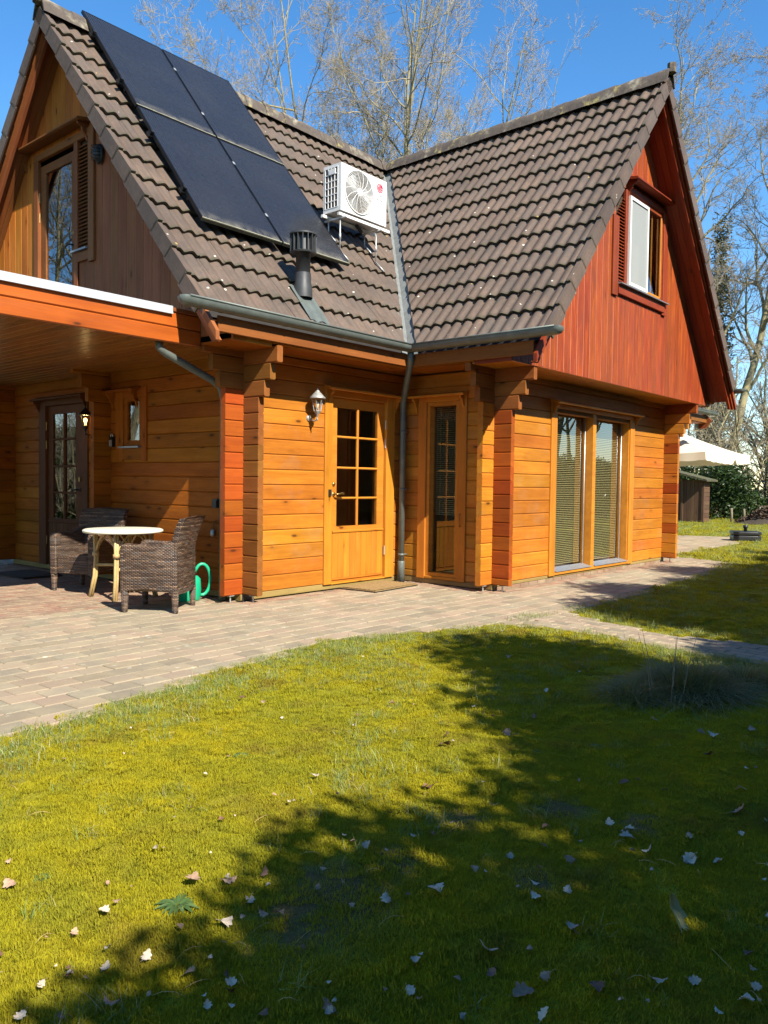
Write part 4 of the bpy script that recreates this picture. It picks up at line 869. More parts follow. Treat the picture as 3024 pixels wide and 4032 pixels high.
for k in range(14):
    a = 2*math.pi*k/14; gr.tube([(fcx+rr*math.cos(a+.5*(rr/.26)), -.014-.010*(1-(rr/.26)**2), fcz+rr*math.sin(a+.5*(rr/.26))) for rr in (.04, .1, .16, .21, .262)], .0034, 4, caps=False)
gr.lathe([(0, .026), (.042, .024), (.05, .018), (.05, .01)], 20, mtx=frame((fcx, 0, fcz), (1, 0, 0), y=(0, 0, 1)))
gr.build("fan_grille", M['white'], ac, True)
rim = MB(); rim.tube([(fcx+.264*math.cos(2*math.pi*i/48), -.006, fcz+.264*math.sin(2*math.pi*i/48)) for i in range(49)], .009, 6, caps=False); rim.build("grille_rim", M['white'], ac, True)
sg = MB()
for i in range(5): y = .055+(AD-.085)*i/4; sg.box(-.004, .004, y-.006, y+.006, .05, AH-.035)
for i in range(7): z = .05+(AH-.085)*i/6; sg.box(-.003, .005, .055, AD-.03, z-.005, z+.005)
sg.box(-.012, .003, .09, .20, AH-.12, AH-.055)
sg.build("side_grille", M['white'], ac)
M['logo_red'] = plain("logo_red", (.55, .012, .05), .4, 0, .02, 10, 0); M['logo_grey'] = plain("logo_grey", (.16, .17, .19), .5, 0, .02, 10, 0); M['print_grey'] = plain("print_pale", (.50, .51, .52), .5, 0, .02, 10, 0)
lx, lz, lr = .723, .457, .058
lg = MB(); lg.lathe([(0, .002), (lr, .002), (lr, 0)], 32, mtx=frame((lx, 0, lz), (1, 0, 0), y=(0, 0, 1))); lgo = lg.build("logo_disc", M['logo_red'], ac)
ga = [math.radians(a) for a in range(0, -281, -10)]
lm = MB(); rr = lr*.80; fcs = [(lx+rr*math.cos(a), lz+rr*math.sin(a)) for a in ga]
arc = MB()
pi_ = [(lx+(rr-.006)*math.cos(a), lz+(rr-.006)*math.sin(a)) for a in ga]; po = [(lx+rr*math.cos(a), lz+rr*math.sin(a)) for a in ga]; nn = len(ga)
arc.add([(x, -.0035, z) for x, z in po+pi_], [(i, i+1, nn+i+1, nn+i) for i in range(nn-1)])
arc.box(lx+.012, lx+rr, -.0036, -.0034, lz-.003, lz+.003); arc.box(lx-.006, lx-.0005, -.0037, -.0035, lz-.026, lz+.026); arc.box(lx-.006, lx+.014, -.0038, -.0036, lz-.026, lz-.020)
arc.lathe([(0, .0032), (.006, .0032)], 12, mtx=frame((lx-.024, 0, lz+.02), (1, 0, 0), y=(0, 0, 1))); arc.build("logo_mark", M['white'], lgo, fix=False)
def text(body, size, loc, xdir, ydir, mat, parent, name="lettering", align='CENTER'):
    cu = bpy.data.curves.new(name, 'FONT'); cu.body = body; cu.size = size; cu.align_x = align; cu.extrude = .0004
    o = bpy.data.objects.new(name, cu); COL.objects.link(o); dg = bpy.context.evaluated_depsgraph_get(); me = bpy.data.meshes.new_from_object(o.evaluated_get(dg)); bpy.data.objects.remove(o)
    me.materials.clear(); me.materials.append(mat); return link(name, me, None, parent, frame(loc, xdir, y=ydir))
text("LG", .098, (.722, -.0015, .30), (1, 0, 0), (0, 0, 1), M['logo_grey'], ac); text("DUAL Inverter", .026, (.722, -.0015, .192), (1, 0, 0), (0, 0, 1), M['print_grey'], ac)
MB().box(.60, .603, -.001, .0, .02, AH-.02).box(.64, .80, -.001, .0, .095, .097).build("panel_joint", M['print_grey'], ac)
st = MB()
st.box(.0, .95, .02, .055, -.055, -.02).box(-.06, .93, .245, .28, -.055, -.02).box(.06, .085, -.03, .34, -.075, -.056).box(.73, .755, -.03, .34, -.075, -.056)
st.build("stand_rail", M['white'], ac)
for x0, y0 in ((.07, .073), (.743, .073), (.07, .275), (.743, .275)):
    zr_ = ZR-T*(YR-(ay+y0))-az-.03; MB().tube([(x0, y0, zr_), (x0, y0, -.07)], .009, 8).tube([(x0, y0, zr_+.16), (x0, y0, zr_+.24)], .014, 8).build("stand_rod", M['grey_steel'], ac, True)
    MB().tube([(x0, y0, zr_+.03), (x0+.02, y0-.13, zr_-.13+.02)], .008, 6).build("stand_rod", M['grey_steel'], ac, True)
MB().tube([(.5, .2, -.03), (.62, .22, -.08), (.7, .3, -.07), (.72, .4, -.05)], .022, 8).build("pipe", M['dark_plastic'], ac, True)
# ------------------------------------------------------------------ flue
fl = tag(empty("flue_pipe", (-1.85, -.12, ZR-T*(YR+.12))), "black roof flue with finned round cap below the solar panels", "flue")
z0_ = fl.location.z
b = MB(); b.lathe([(.105, -.06), (.10, .05), (.088, .10), (.084, .20)], 20); b.build("collar", M['flue'], fl, True)
b = MB(); b.lathe([(.078, .12), (.078, .40), (.08, .40), (.08, .46)], 20); b.build("pipe", M['dark_plastic'], fl, True)
b = MB(); b.lathe([(.08, .42), (.136, .40), (.142, .415), (.10, .435), (.092, .58), (.146, .595), (.146, .61), (.0, .612)], 24); cap = b.build("cap", M['flue'], fl, True); smooth_angle(cap, 40)
for k in range(16):
    a = 2*math.pi*k/16; c_, s_ = math.cos(a), math.sin(a); b = MB(); mt = Matrix.Rotation(a, 4, 'Z'); b.obox(mt, .098, .142, -.003, .003, .415, .596); b.build("fin", M['flue'], cap)
b = MB(); pts = []
for j, (yy) in enumerate(np.linspace(-.27, .06, 7)):
    for xx in np.linspace(-.14, .14, 9): pts.append((xx, yy, T*yy-.018+wave(xx+.02)*.6+.018))
b.add(pts, [(j*9+i, j*9+i+1, (j+1)*9+i+1, (j+1)*9+i) for j in range(6) for i in range(8)]); b.build("lead_apron", M['zinc'], fl, True, fix=False)
# ------------------------------------------------------------------ lanterns and small wall things
m, t, b = mat_new("lamp_bulb_lit"); b.inputs["Emission Color"].default_value = (1, .72, .28, 1); b.inputs["Emission Strength"].default_value = 3; b.inputs["Base Color"].default_value = (.8, .6, .3, 1); M['bulb_on'] = m
M['bulb'] = plain("bulb_glass", (.7, .69, .62), .2, 0, .02, 10, 0); M['lamp_glass'] = glass("lantern_glass", (.9, .86, .78), 1.2)
def lantern(name, loc, face, out, label, mat, lit):
    """hexagonal carriage lantern on a wall arm; out = unit vector away from the wall"""
    root = tag(empty(name, loc), label, "wall lamp", "carriage lanterns by the doors"); o = Vector(out); rz = math.atan2(o.y, o.x); root.rotation_euler = (0, 0, rz); root.scale = (.74, .74, .74)
    b = MB(); b.lathe([(.0, .026), (.03, .024), (.048, .012), (.05, 0)], 16, mtx=frame((0, 0, 0), (0, 0, 1), y=(0, -1, 0)) @ Matrix.Rotation(0, 4, 'X')); 
    b.tube([(.01, 0, 0), (.07, 0, -.03), (.13, 0, -.045), (.17, 0, -.02), (.18, 0, .02)], .011, 8); b.build("arm", mat, root, True)
    b = MB(); b.lathe([(.0, -.10), (.008, -.095), (.012, -.07), (.006, -.055), (.014, -.03), (.022, 0), (.045, .03), (.05, .045)], 12, c=(.18, 0, .05)); b.build("stem", mat, root, True)
    b = MB(); b.lathe([(.048, .0), (.082, .19)], 6, c=(.18, 0, .095)); b.build("pane", M['lamp_glass'], root)
    b = MB()
    for k in range(6):
        a = 2*math.pi*k/6; b.tube([(.18+.05*math.cos(a), .05*math.sin(a), .095), (.18+.084*math.cos(a), .084*math.sin(a), .285)], .006, 5)
    b.lathe([(.052, -.006), (.054, .006), (.046, .012)], 6, c=(.18, 0, .095)); b.build("cage", mat, root)
    b = MB(); b.lathe([(.118, .0), (.12, .012), (.085, .045), (.06, .075), (.052, .082), (.035, .10), (.03, .112), (.012, .125), (.014, .14), (.008, .155), (.0, .165)], 18, c=(.18, 0, .282)); b.lathe([(.118, 0), (.0, .004)], 18, c=(.18, 0, .282)); b.build("cap", mat, root, True)
    b = MB(); b.lathe([(0, .0), (.014, 0), (.016, .04), (.028, .07), (.03, .09), (.02, .115), (0, .122)], 12, c=(.18, 0, .12)); b.build("bulb", M['bulb_on'] if lit else M['bulb'], root, True)
    return root
lantern("wall_lantern", (-1.63, -.001, 1.925), 0, (0, -1, 0), "weathered pale grey lantern on the sunlit wall left of the front door", M['pebble_grey'], False)
L2 = lantern("wall_lantern", (XA-.001, 2.86, 1.80), 0, (-1, 0, 0), "black lantern with lit yellow bulb beside the porch door", M['black_iron'], True)
bl = bpy.data.lights.new("porch_bulb", 'POINT'); bl.energy = 1.2; bl.color = (1, .7, .3); bl.shadow_soft_size = .03; blo = bpy.data.objects.new("porch_bulb", bl); COL.objects.link(blo); blo.parent = L2; blo.location = (.18, 0, .27)
bk = tag(empty("bulkhead_lamp", (XG-.03, 1.80, 4.78)), "black caged oval bulkhead lamp on the left gable, half hidden by the verge", "wall lamp")
mt = frame((0, 0, 0), (0, 1, 0), y=(0, 0, 1)); mt = frame((0, 0, 0), (0, -1, 0), y=(0, 0, 1))
b = MB(); b.lathe([(.075, 0), (.07, .02), (.055, .025)], 16, mtx=mt @ Matrix.Diagonal((1, 1.5, 1, 1))); b.build("base", M['black_iron'], bk, True)
b = MB(); b.lathe([(.06, .02), (.05, .055), (.025, .075), (0, .08)], 16, mtx=mt @ Matrix.Diagonal((1, 1.5, 1, 1))); b.build("glass_dome", M['flue'], bk, True)
b = MB()
for k in range(-2, 3):
    zz = k*.036; wv_ = math.sqrt(max(.01, 1-(zz/.11)**2)); b.tube([(-.02-.075*math.sin(math.pi*i/8), .066*wv_*math.cos(math.pi*i/8), zz) for i in range(9)], .004, 5)
b.build("cage", M['black_iron'], bk)
ks = tag(empty("key_safe", (XA-.001, 2.43, 1.68)), "small silver and black key safe left of the little porch window", "key safe")
MB().box(-.045, 0, -.035, .035, -.06, .06).build("body", M['black_iron'], ks); b = MB(); b.box(-.052, -.046, -.028, .028, -.055, .02).build("dial_plate", M['grey_steel'], ks); MB().tube([(-.03, -.02, .055), (-.03, -.02, .085), (-.03, .0, .10), (-.03, .02, .085), (-.03, .02, .055)], .006, 6).build("shackle", M['grey_steel'], ks)
wsx = tag(empty("socket_box", (XA-.001, .40, .99)), "dark grey outdoor socket box on the porch wall beside the log corner", "socket"); MB().box(-.05, 0, -.04, .04, -.045, .045).build("body", M['dark_plastic'], wsx); MB().box(-.056, -.05, -.035, .035, -.04, .03).build("lid", M['black_iron'], wsx)
hs = tag(empty("hanging_plug", (XA-.001, .45, .78)), "grey plug hanging on a short wire on the porch wall", "plug"); MB().tube([(-.01, -.04, .03), (-.02, -.02, .02), (-.02, .0, -.03), (-.02, .01, -.07)], .004, 6).build("wire", M['black_iron'], hs); MB().lathe([(0, -.14), (.016, -.14), (.024, -.11), (.02, -.07), (0, -.065)], 12, c=(-.025, .01, 0)).build("plug_body", M['grey_steel'], hs, True)
# ------------------------------------------------------------------ porch furniture
def bevel(o, w=.01, seg=3):
    md = o.modifiers.new("bevel", 'BEVEL'); md.width = w; md.segments = seg; md.limit_method = 'ANGLE'; md.angle_limit = math.radians(35); o.data.polygons.foreach_set("use_smooth", [True]*len(o.data.polygons)); return o
m, t, b = mat_new("wicker"); g = N(t); o = g.obj(); s = g.sep(o); nz = g.math('ABSOLUTE', g.sep(g.n("ShaderNodeNewGeometry").outputs["Normal"])[2]); flat = g.math('GREATER_THAN', nz, .75)
row = g.n("ShaderNodeMix", data_type='FLOAT'); g.put(row.inputs[0], flat); g.put(row.inputs[2], s[2]); g.put(row.inputs[3], s[0])
along = g.n("ShaderNodeMix", data_type='FLOAT'); g.put(along.inputs[0], flat); g.put(along.inputs[2], g.math('ADD', s[0], s[1])); g.put(along.inputs[3], s[1])
rr = g.math('MULTIPLY', row.outputs[0], 78.0); ri = g.math('FLOOR', rr); aa = g.math('ADD', g.math('MULTIPLY', along.outputs[0], 27.0), g.math('MULTIPLY', g.math('MODULO', ri, 2.0), .5)); ai = g.math('FLOOR', aa)
wn_ = g.n("ShaderNodeTexWhiteNoise", noise_dimensions='2D'); g.put(wn_.inputs["Vector"], g.comb(g.math('FLOOR', g.math('MULTIPLY', aa, .5)), ri, 0.0))
wn2 = g.n("ShaderNodeTexWhiteNoise", noise_dimensions='1D'); g.put(wn2.inputs["W"], ri)
val = g.math('ADD', g.math('MULTIPLY', wn_.outputs[0], .6), g.math('MULTIPLY', wn2.outputs[0], .4))
c = g.ramp(val, [(0, (.032, .021, .015)), (.35, (.07, .041, .026)), (.55, (.14, .085, .052)), (.72, (.095, .08, .07)), (.85, (.21, .13, .08)), (1, (.30, .20, .13))])
pr = g.math('MULTIPLY', g.math('SINE', g.math('MULTIPLY', g.math('FRACT', rr), math.pi)), g.math('SINE', g.math('MULTIPLY', g.math('FRACT', aa), math.pi)))
c = g.mix(g.mr(pr, .0, .35, .75, 0), c, (.010, .007, .006))
g.put(b.inputs["Base Color"], c); b.inputs["Roughness"].default_value = .45; g.put(b.inputs["Normal"], g.bump(pr, 1.0, .006)); M['wicker'] = m
def armchair(loc, face, label):
    root = tag(empty("wicker_armchair", loc, math.atan2(face[1], face[0])), label, "armchair", "wicker armchairs at the round table")
    hw = .285
    b = MB(); b.prism([(.25, -.20, .185), (.262, -.20, .36), (.245, -.20, .405), (-.22, -.20, .385), (-.24, -.20, .185)], (0, .40, 0)); bevel(b.build("seat", M['wicker'], root), .02)
    for sy in (-1, 1):
        prof = [(.268, .17), (.275, .585), (.262, .625), (.22, .638), (.05, .628), (-.10, .632), (-.20, .67), (-.265, .66), (-.27, .17), (-.20, .195), (0, .215), (.18, .2)]
        y0 = sy*hw if sy < 0 else sy*hw-.085
        b = MB(); b.prism([(x, y0, z) for x, z in prof], (0, .085, 0)); bevel(b.build("armrest", M['wicker'], root), .018)
    b = MB(); rows = [(.17, -.285, .285), (.42, -.285, .285), (.62, -.30, .29), (.78, -.345, .30), (.89, -.385, .305), (.90, -.40, .30)]; v = []; n = 9
    for z, x, w_ in rows:
        for i in range(n):
            y = -w_+2*w_*i/(n-1); bow = .035*(abs(y)/w_)**3; v.append((x+bow, y, z-(.015*(y/w_)**2 if z > .85 else 0)))
    for z, x, w_ in rows:
        for i in range(n):
            y = -w_+2*w_*i/(n-1); bow = .035*(abs(y)/w_)**3; v.append((x+bow+.06, y*.96, z-(.015*(y/w_)**2 if z > .85 else 0)-(.01 if z > .85 else 0)))
    k = len(rows)*n; f = []
    for base, fl_ in ((0, 1), (k, -1)):
        for j in range(len(rows)-1):
            for i in range(n-1):
                q = (base+j*n+i, base+j*n+i+1, base+(j+1)*n+i+1, base+(j+1)*n+i); f.append(q[::fl_])
    for j in range(len(rows)-1): f += [(j*n, (j+1)*n, k+(j+1)*n, k+j*n), (j*n+n-1, k+j*n+n-1, k+(j+1)*n+n-1, (j+1)*n+n-1)]
    for i in range(n-1): a = (len(rows)-1)*n+i; f += [(a, a+1, k+a+1, k+a), (i, k+i, k+i+1, i+1)]
    b.add(v, f); bevel(b.build("backrest", M['wicker'], root), .015)
    for sx, sy in ((.235, .25), (.235, -.25), (-.245, .25), (-.245, -.25)):
        b = MB(); b.tube([(sx, sy, 0), (sx, sy, .02), (sx*.99, sy, .2)], [.026, .028, .036], 10); b.build("leg", M['wicker'], root, True)
    return root
armchair((-3.40, .19, 0), (-.59, .81), "dark woven wicker armchair seen from behind, in front of the green watering can")
armchair((-3.155, 1.96, 0), (-.91, -.41), "dark woven wicker armchair facing out, behind the round table")
M['table'] = plain("cream_table_top", (.66, .62, .50), .45, 0, .05, 12, .05); M['cane'] = wood("bamboo_cane", (.52, .38, .17), (.36, .24, .09), .4, .1, .01, 0, .2)
tb = tag(empty("round_table", (-3.215, 1.12, 0)), "small round cream table on bamboo legs between the wicker chairs", "table")
b = MB(); b.lathe([(0, .712), (.385, .712), (.402, .704), (.405, .69), (.398, .678), (.38, .674), (0, .674)], 48); b.build("table_top", M['table'], tb, True)
lg = [(-.20, .20), (-.20, -.20), (.20, -.20), (.20, .20)]
for i, (x, y) in enumerate(lg):
    for dx in (-.012, .012):
        b = MB(); b.tube([(x*1.18+dx, y*1.18, 0), (x*1.02+dx, y*1.02, .22), (x*.98+dx, y*.98, .42), (x*1.02+dx, y*1.02, .69)], [.017, .016, .015, .015], 8); b.build("leg", M['cane'], tb, True)
    b = MB(); b.tube([(x, y, .43), (x, y, .47)], .034, 10); b.build("binding", M['cane'], tb, True)
    x2, y2 = lg[(i+1) % 4]; mx_, my_ = (x+x2)/2, (y+y2)/2
    b = MB(); b.tube([(x, y, .45), (x+(mx_-x)*.25, y+(my_-y)*.25, .56), (x+(mx_-x)*.6, y+(my_-y)*.6, .64), (mx_, my_, .672), (x2+(mx_-x2)*.6, y2+(my_-y2)*.6, .64), (x2+(mx_-x2)*.25, y2+(my_-y2)*.25, .56), (x2, y2, .45)], .011, 7); b.build("arch_brace", M['cane'], tb, True)
b = MB(); b.tube([(-.2, -.2, .30), (.2, .2, .30)], .016, 8).tube([(-.2, .2, .335), (.2, -.2, .335)], .016, 8); b.build("stretcher", M['cane'], tb, True)
wc = tag(empty("watering_can", (-2.90, .43, 0), 2.75), "green plastic watering can behind the wicker armchair by the wall", "watering can")
b = MB(); prof = [(0, .0), (.085, .0), (.095, .015), (.10, .12), (.095, .22), (.075, .25), (.06, .255)]; b.lathe(prof, 20, mtx=Matrix.Diagonal((1.35, 1, 1, 1))); b.build("body", M['can'], wc, True)
b = MB(); b.tube([(-.145-.085*math.cos(a_), 0, .21+.16*math.sin(a_)) for a_ in [math.radians(d_) for d_ in range(150, -121, -18)]], .017, 10); b.build("handle", M['can'], wc, True)
b = MB(); b.tube([(.11, 0, .06), (.2, 0, .14), (.28, 0, .26), (.32, 0, .30)], [.026, .02, .015, .013], 10).tube([(.32, 0, .30), (.345, 0, .325)], [.015, .04], 12); b.build("spout", M['can'], wc, True)
m, t, b = mat_new("coir"); g = N(t); p = g.pos(); n1 = g.noise(p, 190, 3); c = g.mix(g.mr(n1, .3, .7), (.33, .22, .085), (.17, .105, .04)); g.put(b.inputs["Base Color"], c); b.inputs["Roughness"].default_value = .95; g.put(b.inputs["Normal"], g.bump(n1, 1, .008)); M['coir'] = m
def doormat(loc, rz, L, D, label, mat):
    root = tag(empty("doormat", loc, rz), label, "doormat", "doormats"); MB().box(-L/2, L/2, -D/2, D/2, .001, .010).build("rubber_back", M['black_iron'], root)
    n = 40; mm = 24; v = [(-L/2+.012+(L-.024)*i/n, -D/2+.012+(D-.024)*j/mm, .022+.006*random.random()) for j in range(mm+1) for i in range(n+1)]; q = MB(); q.add(v, [(j*(n+1)+i, j*(n+1)+i+1, (j+1)*(n+1)+i+1, (j+1)*(n+1)+i) for j in range(mm) for i in range(n)]); o = q.build("pile", mat, root, True, fix=False)
    MB().box(-L/2+.006, L/2-.006, -D/2+.006, D/2-.006, .0095, .02).build("pile_edge", mat, root)
doormat((-.70, -.26, .002), math.radians(5), .86, .50, "tan coir doormat lying in the sun before the front door", M['coir'])
M['mat_dark'] = plain("dark_mat", (.05, .03, .015), .95, 0, .3, 60, .4)
doormat((-3.05, 3.6, .002), math.radians(90), .8, .5, "dark doormat in the shade before the porch door", M['mat_dark'])
# ------------------------------------------------------------------ far garden things
m, t, b = mat_new("parasol_cloth"); g = N(t); c = g.mix(g.mr(g.noise(g.pos(), 2.5, 3), .4, .65, 0, .5), (.78, .73, .60), (.70, .64, .50)); g.put(b.inputs["Base Color"], c); b.inputs["Roughness"].default_value = .8; b.inputs["Subsurface Weight"].default_value = 0
tl = g.n("ShaderNodeBsdfTranslucent"); tl.inputs[0].default_value = (.75, .60, .33, 1); mx = g.n("ShaderNodeMixShader"); mx.inputs[0].default_value = .25; out = [q for q in t.nodes if q.type == 'OUTPUT_MATERIAL'][0]; t.links.new(b.outputs[0], mx.inputs[1]); t.links.new(tl.outputs[0], mx.inputs[2]); t.links.new(mx.outputs[0], out.inputs[0]); M['cloth'] = m
pa = tag(empty("parasol", (10.5, .84, 0)), "open cream square parasol beyond the right corner of the house", "parasol")
h = 1.5; zb, za = 1.95, 2.66; n = 10
for k in range(4):
    b = MB(); mt = Matrix.Rotation(k*math.pi/2, 4, 'Z'); v = []; f = []
    for j in range(n+1):
        s_ = j/n; zz = za+(zb-za)*s_-.05*math.sin(math.pi*s_)
        for i in range(n+1): tt = -1+2*i/n; v.append(mt @ Vector((h*s_*tt, -h*s_, zz-.05*s_*(1-tt*tt))))
    f = [(j*(n+1)+i, j*(n+1)+i+1, (j+1)*(n+1)+i+1, (j+1)*(n+1)+i) for j in range(n) for i in range(n)]; b.add(v, f); cn = b.build("canopy", M['cloth'], pa, True, fix=False)
    b = MB(); v = []; q = 24
    for i in range(q+1):
        tt = -1+2*i/q; v.append(mt @ Vector((h*tt, -h-.001, zb-.05*(1-tt*tt)+.002))); v.append(mt @ Vector((h*tt, -h-.012*math.sin(i*1.3)-.012, zb-.05*(1-tt*tt)-.17-.008*math.sin(i*2.1)+(.12 if i == 15 else 0))))
    b.add(v, [(2*i, 2*i+2, 2*i+3, 2*i+1) for i in range(q)]); b.build("valance", M['cloth'], pa, True, fix=False)
    b = MB(); b.tube([mt @ Vector((0, 0, za-.12)), mt @ Vector((h*.97, -h*.97, zb-.035))], .012, 6); b.build("rib", M['trim'], pa)
MB().tube([(0, 0, 0), (0, 0, za+.08)], .03, 10).build("pole", M['trim'], pa, True); b = MB(); b.lathe([(.35, 0), (.35, .05), (.08, .09), (.05, .3)], 20); b.build("base", M['dark_plastic'], pa, True)
pb = tag(empty("parasol_stand", (11.62, -.72, 0), .5), "black plastic parasol base standing empty on the rear terrace edge", "parasol base")
b = MB(); q = [(-.30, -.2), (-.2, -.30), (.2, -.30), (.30, -.2), (.30, .2), (.2, .30), (-.2, .30), (-.30, .2)]; b.prism([(x, y, .0) for x, y in q], (0, 0, .13)); b.prism([(x*1.02, y*1.02, .14) for x, y in q], (0, 0, .08)); bevel(b.build("tank", M['dark_plastic'], pb), .02); MB().tube([(0, 0, .2), (0, 0, .29), (0, 0, .30), (0, 0, .36)], [.04, .036, .055, .055], 12).build("socket", M['dark_plastic'], pb, True); MB().tube([(.04, 0, .33), (.10, 0, .33)], .014, 8).build("knob", M['dark_plastic'], pb)
sd = tag(empty("garden_shed", (19.9, 3.1, 0)), "small dark brown garden shed with mossy sloping roof at the lawn's far end", "shed")
MB().box(.05, .62, .05, 2.3, 0, 1.45).build("frame", M['inside_dark'], sd)
for i in range(5): plank_z("board", -.0, .03, .02+i*.135, .15+i*.135, .02, 1.46, M['shed'], sd)
for i in range(10): plank_x("board", .05+i*0, .66, -.0, .04, .02+i*.145, .16+i*.145, M['shed'], sd)
for y0 in (.0, .70, 2.2): plank_z("post", -.03, .04, y0-.04, y0+.04, 0, 1.48, M['shed'], sd)
m, t, b = mat_new("mossy_felt"); g = N(t); n1 = g.noise(g.pos(), 8, 5); g.put(b.inputs["Base Color"], g.mix(g.mr(n1, .4, .6), (.075, .08, .02), (.05, .045, .035))); b.inputs["Roughness"].default_value = 1; g.put(b.inputs["Normal"], g.bump(n1, 1, .04)); M['mossroof'] = m
b = MB(); b.prism([(-.25, -.2, 1.47), (-.25, 1.1, 1.80), (-.25, 2.5, 1.45), (-.25, 2.5, 1.39), (-.25, 1.1, 1.73), (-.25, -.2, 1.41)], (1.1, 0, 0)); b.build("roof", M['mossroof'], sd)
M['postwood'] = wood("grey_post", (.22, .19, .13), (.13, .11, .07), .9, .15, .01, 0, .3)
for (x, y, hh), lab in zip(((21.2, 2.55, .5), (21.6, 2.25, .48), (22.2, 1.95, .46), (20.4, .55, .62)), ("grey stake beside the shed corner", "grey stake, second from the shed", "short grey stake at the left end of the leaf heap", "tall grey stake before the leaf heap, farthest right")):
    po = tag(empty("garden_stake", (x, y, 0)), lab, "stake", "stakes along the leaf heap"); MB().tube([(0, 0, -.05), (.01, 0, hh*.5), (.0, .01, hh)], [.045, .042, .04], 8).build("shaft", M['postwood'], po, True)
# ------------------------------------------------------------------ vegetation
def mesh_np(name, v, f, mats, smooth=False):
    me = bpy.data.meshes.new(name); v = np.asarray(v, np.float32); f = np.asarray(f, np.int32); k = f.shape[1]
    me.vertices.add(len(v)); me.vertices.foreach_set("co", v.ravel()); me.loops.add(f.size); me.loops.foreach_set("vertex_index", f.ravel())
    me.polygons.add(len(f)); me.polygons.foreach_set("loop_start", np.arange(0, f.size, k, dtype=np.int32))
    if smooth: me.polygons.foreach_set("use_smooth", np.ones(len(f), bool))
    me.update(calc_edges=True)
    for m_ in mats: me.materials.append(m_)
    return me
def leaf_mat(name, cols, rough=.5, trans=.35, spec=.4, tcol=None):
    m, t, b = mat_new(name); g = N(t); r = g.isl(); r2 = g.math('FRACT', g.math('ADD', r, g.math('MULTIPLY', g.rnd(), 5.3)))
    c = g.ramp(r2, [(i/(len(cols)-1), q) for i, q in enumerate(cols)]); c = g.mix(g.mr(g.noise(g.pos(), 1.7, 3), .35, .7, 0, .4), c, tuple(x*.55 for x in cols[0]))
    g.put(b.inputs["Base Color"], c); b.inputs["Roughness"].default_value = rough; b.inputs["Specular IOR Level"].default_value = spec
    if trans:
        tl = g.n("ShaderNodeBsdfTranslucent"); g.put(tl.inputs[0], g.mix(.5, c, tcol or tuple(x*1.6 for x in cols[-1]))); mx = g.n("ShaderNodeMixShader"); mx.inputs[0].default_value = trans
        out = [q for q in t.nodes if q.type == 'OUTPUT_MATERIAL'][0]; t.links.new(b.outputs[0], mx.inputs[1]); t.links.new(tl.outputs[0], mx.inputs[2]); t.links.new(mx.outputs[0], out.inputs[0])
    return m
M['ever'] = leaf_mat("evergreen_leaf", [(.022, .045, .012), (.035, .065, .016), (.05, .085, .02), (.03, .05, .018)], .35, .2)
M['conif'] = leaf_mat("hedge_leaf", [(.025, .05, .012), (.045, .08, .018), (.06, .10, .022)], .5, .2)
M['ivy'] = leaf_mat("ivy_twig_mass", [(.10, .095, .05), (.13, .12, .06), (.07, .075, .03)], .8, .1)
m, t, b = mat_new("lichen_bark"); g = N(t); p = g.pos(); n1 = g.noise(p, 3.0, 5, .65); n2 = g.noise(g.vmath('MULTIPLY', p, (6, 6, 1.5)), 2, 4)
c = g.mix(g.mr(n1, .35, .65), (.20, .175, .095), (.30, .26, .135)); c = g.mix(g.mr(n2, .5, .75, 0, .7), c, (.07, .06, .045)); g.put(b.inputs["Base Color"], c); b.inputs["Roughness"].default_value = .95; g.put(b.inputs["Normal"], g.bump(n2, .6, .02)); M['bark'] = m
m, t, b = mat_new("twig_bark"); g = N(t); p = g.pos(); c = g.mix(g.mr(g.noise(p, 1.2, 3), .35, .65), (.22, .185, .125), (.28, .24, .165)); g.put(b.inputs["Base Color"], c); b.inputs["Roughness"].default_value = .9; M['twig'] = m
def leaves_np(P, size, aspect=.4, up=.3, rng=np.random):
    n = len(P); d = rng.normal(size=(n, 3)); d[:, 2] = d[:, 2]*.6; d /= np.linalg.norm(d, axis=1)[:, None]
    q = rng.normal(size=(n, 3)); q[:, 2] += up*2; s = np.cross(d, q); s /= np.linalg.norm(s, axis=1)[:, None]+1e-9; nn = np.cross(s, d)
    L = (size*rng.uniform(.6, 1.25, n))[:, None]; w_ = L*aspect*.5; fold = nn*L*.08
    v = np.stack([P, P+d*L*.5+s*w_+fold, P+d*L, P+d*L*.5-s*w_+fold], 1).reshape(-1, 3); f = np.arange(4*n).reshape(n, 4); return v, f
def blob_points(n, blobs, rng, inner=.6):
    w_ = np.array([b[3]*b[4] for b in blobs]); k = rng.choice(len(blobs), n, p=w_/w_.sum()); B = np.array(blobs)[k]
    d = rng.normal(size=(n, 3)); d /= np.linalg.norm(d, axis=1)[:, None]; r = rng.uniform(inner, 1.0, n)[:, None]
    return B[:, :3]+d*r*np.stack([B[:, 3], B[:, 3], B[:, 4]], 1)
def bush_mesh(name, seed, h, rad, n, size, aspect, mat, nb=16, inner=.55, taper=.35, gap=None):
    rng = np.random.RandomState(seed); blobs = []
    for i in range(nb):
        z = h*(.12+.80*(i+.5)/nb); rr = rad*(1-taper*(z/h)**2)*rng.uniform(.55, .85); a = rng.uniform(0, 6.28); o = rad*rng.uniform(.1, .5)*(1-.6*z/h); 
        if gap and gap[0] < z/h < gap[1]: rr *= .5
        blobs.append((o*math.cos(a), o*math.sin(a), z, rr, max(.25, min(rr*.8, h-z+.05))))
    P = blob_points(n, blobs, rng, inner); P = P[P[:, 2] > .02]; v, f = leaves_np(P, size, aspect, .3, rng); return mesh_np(name, v, f, [mat])
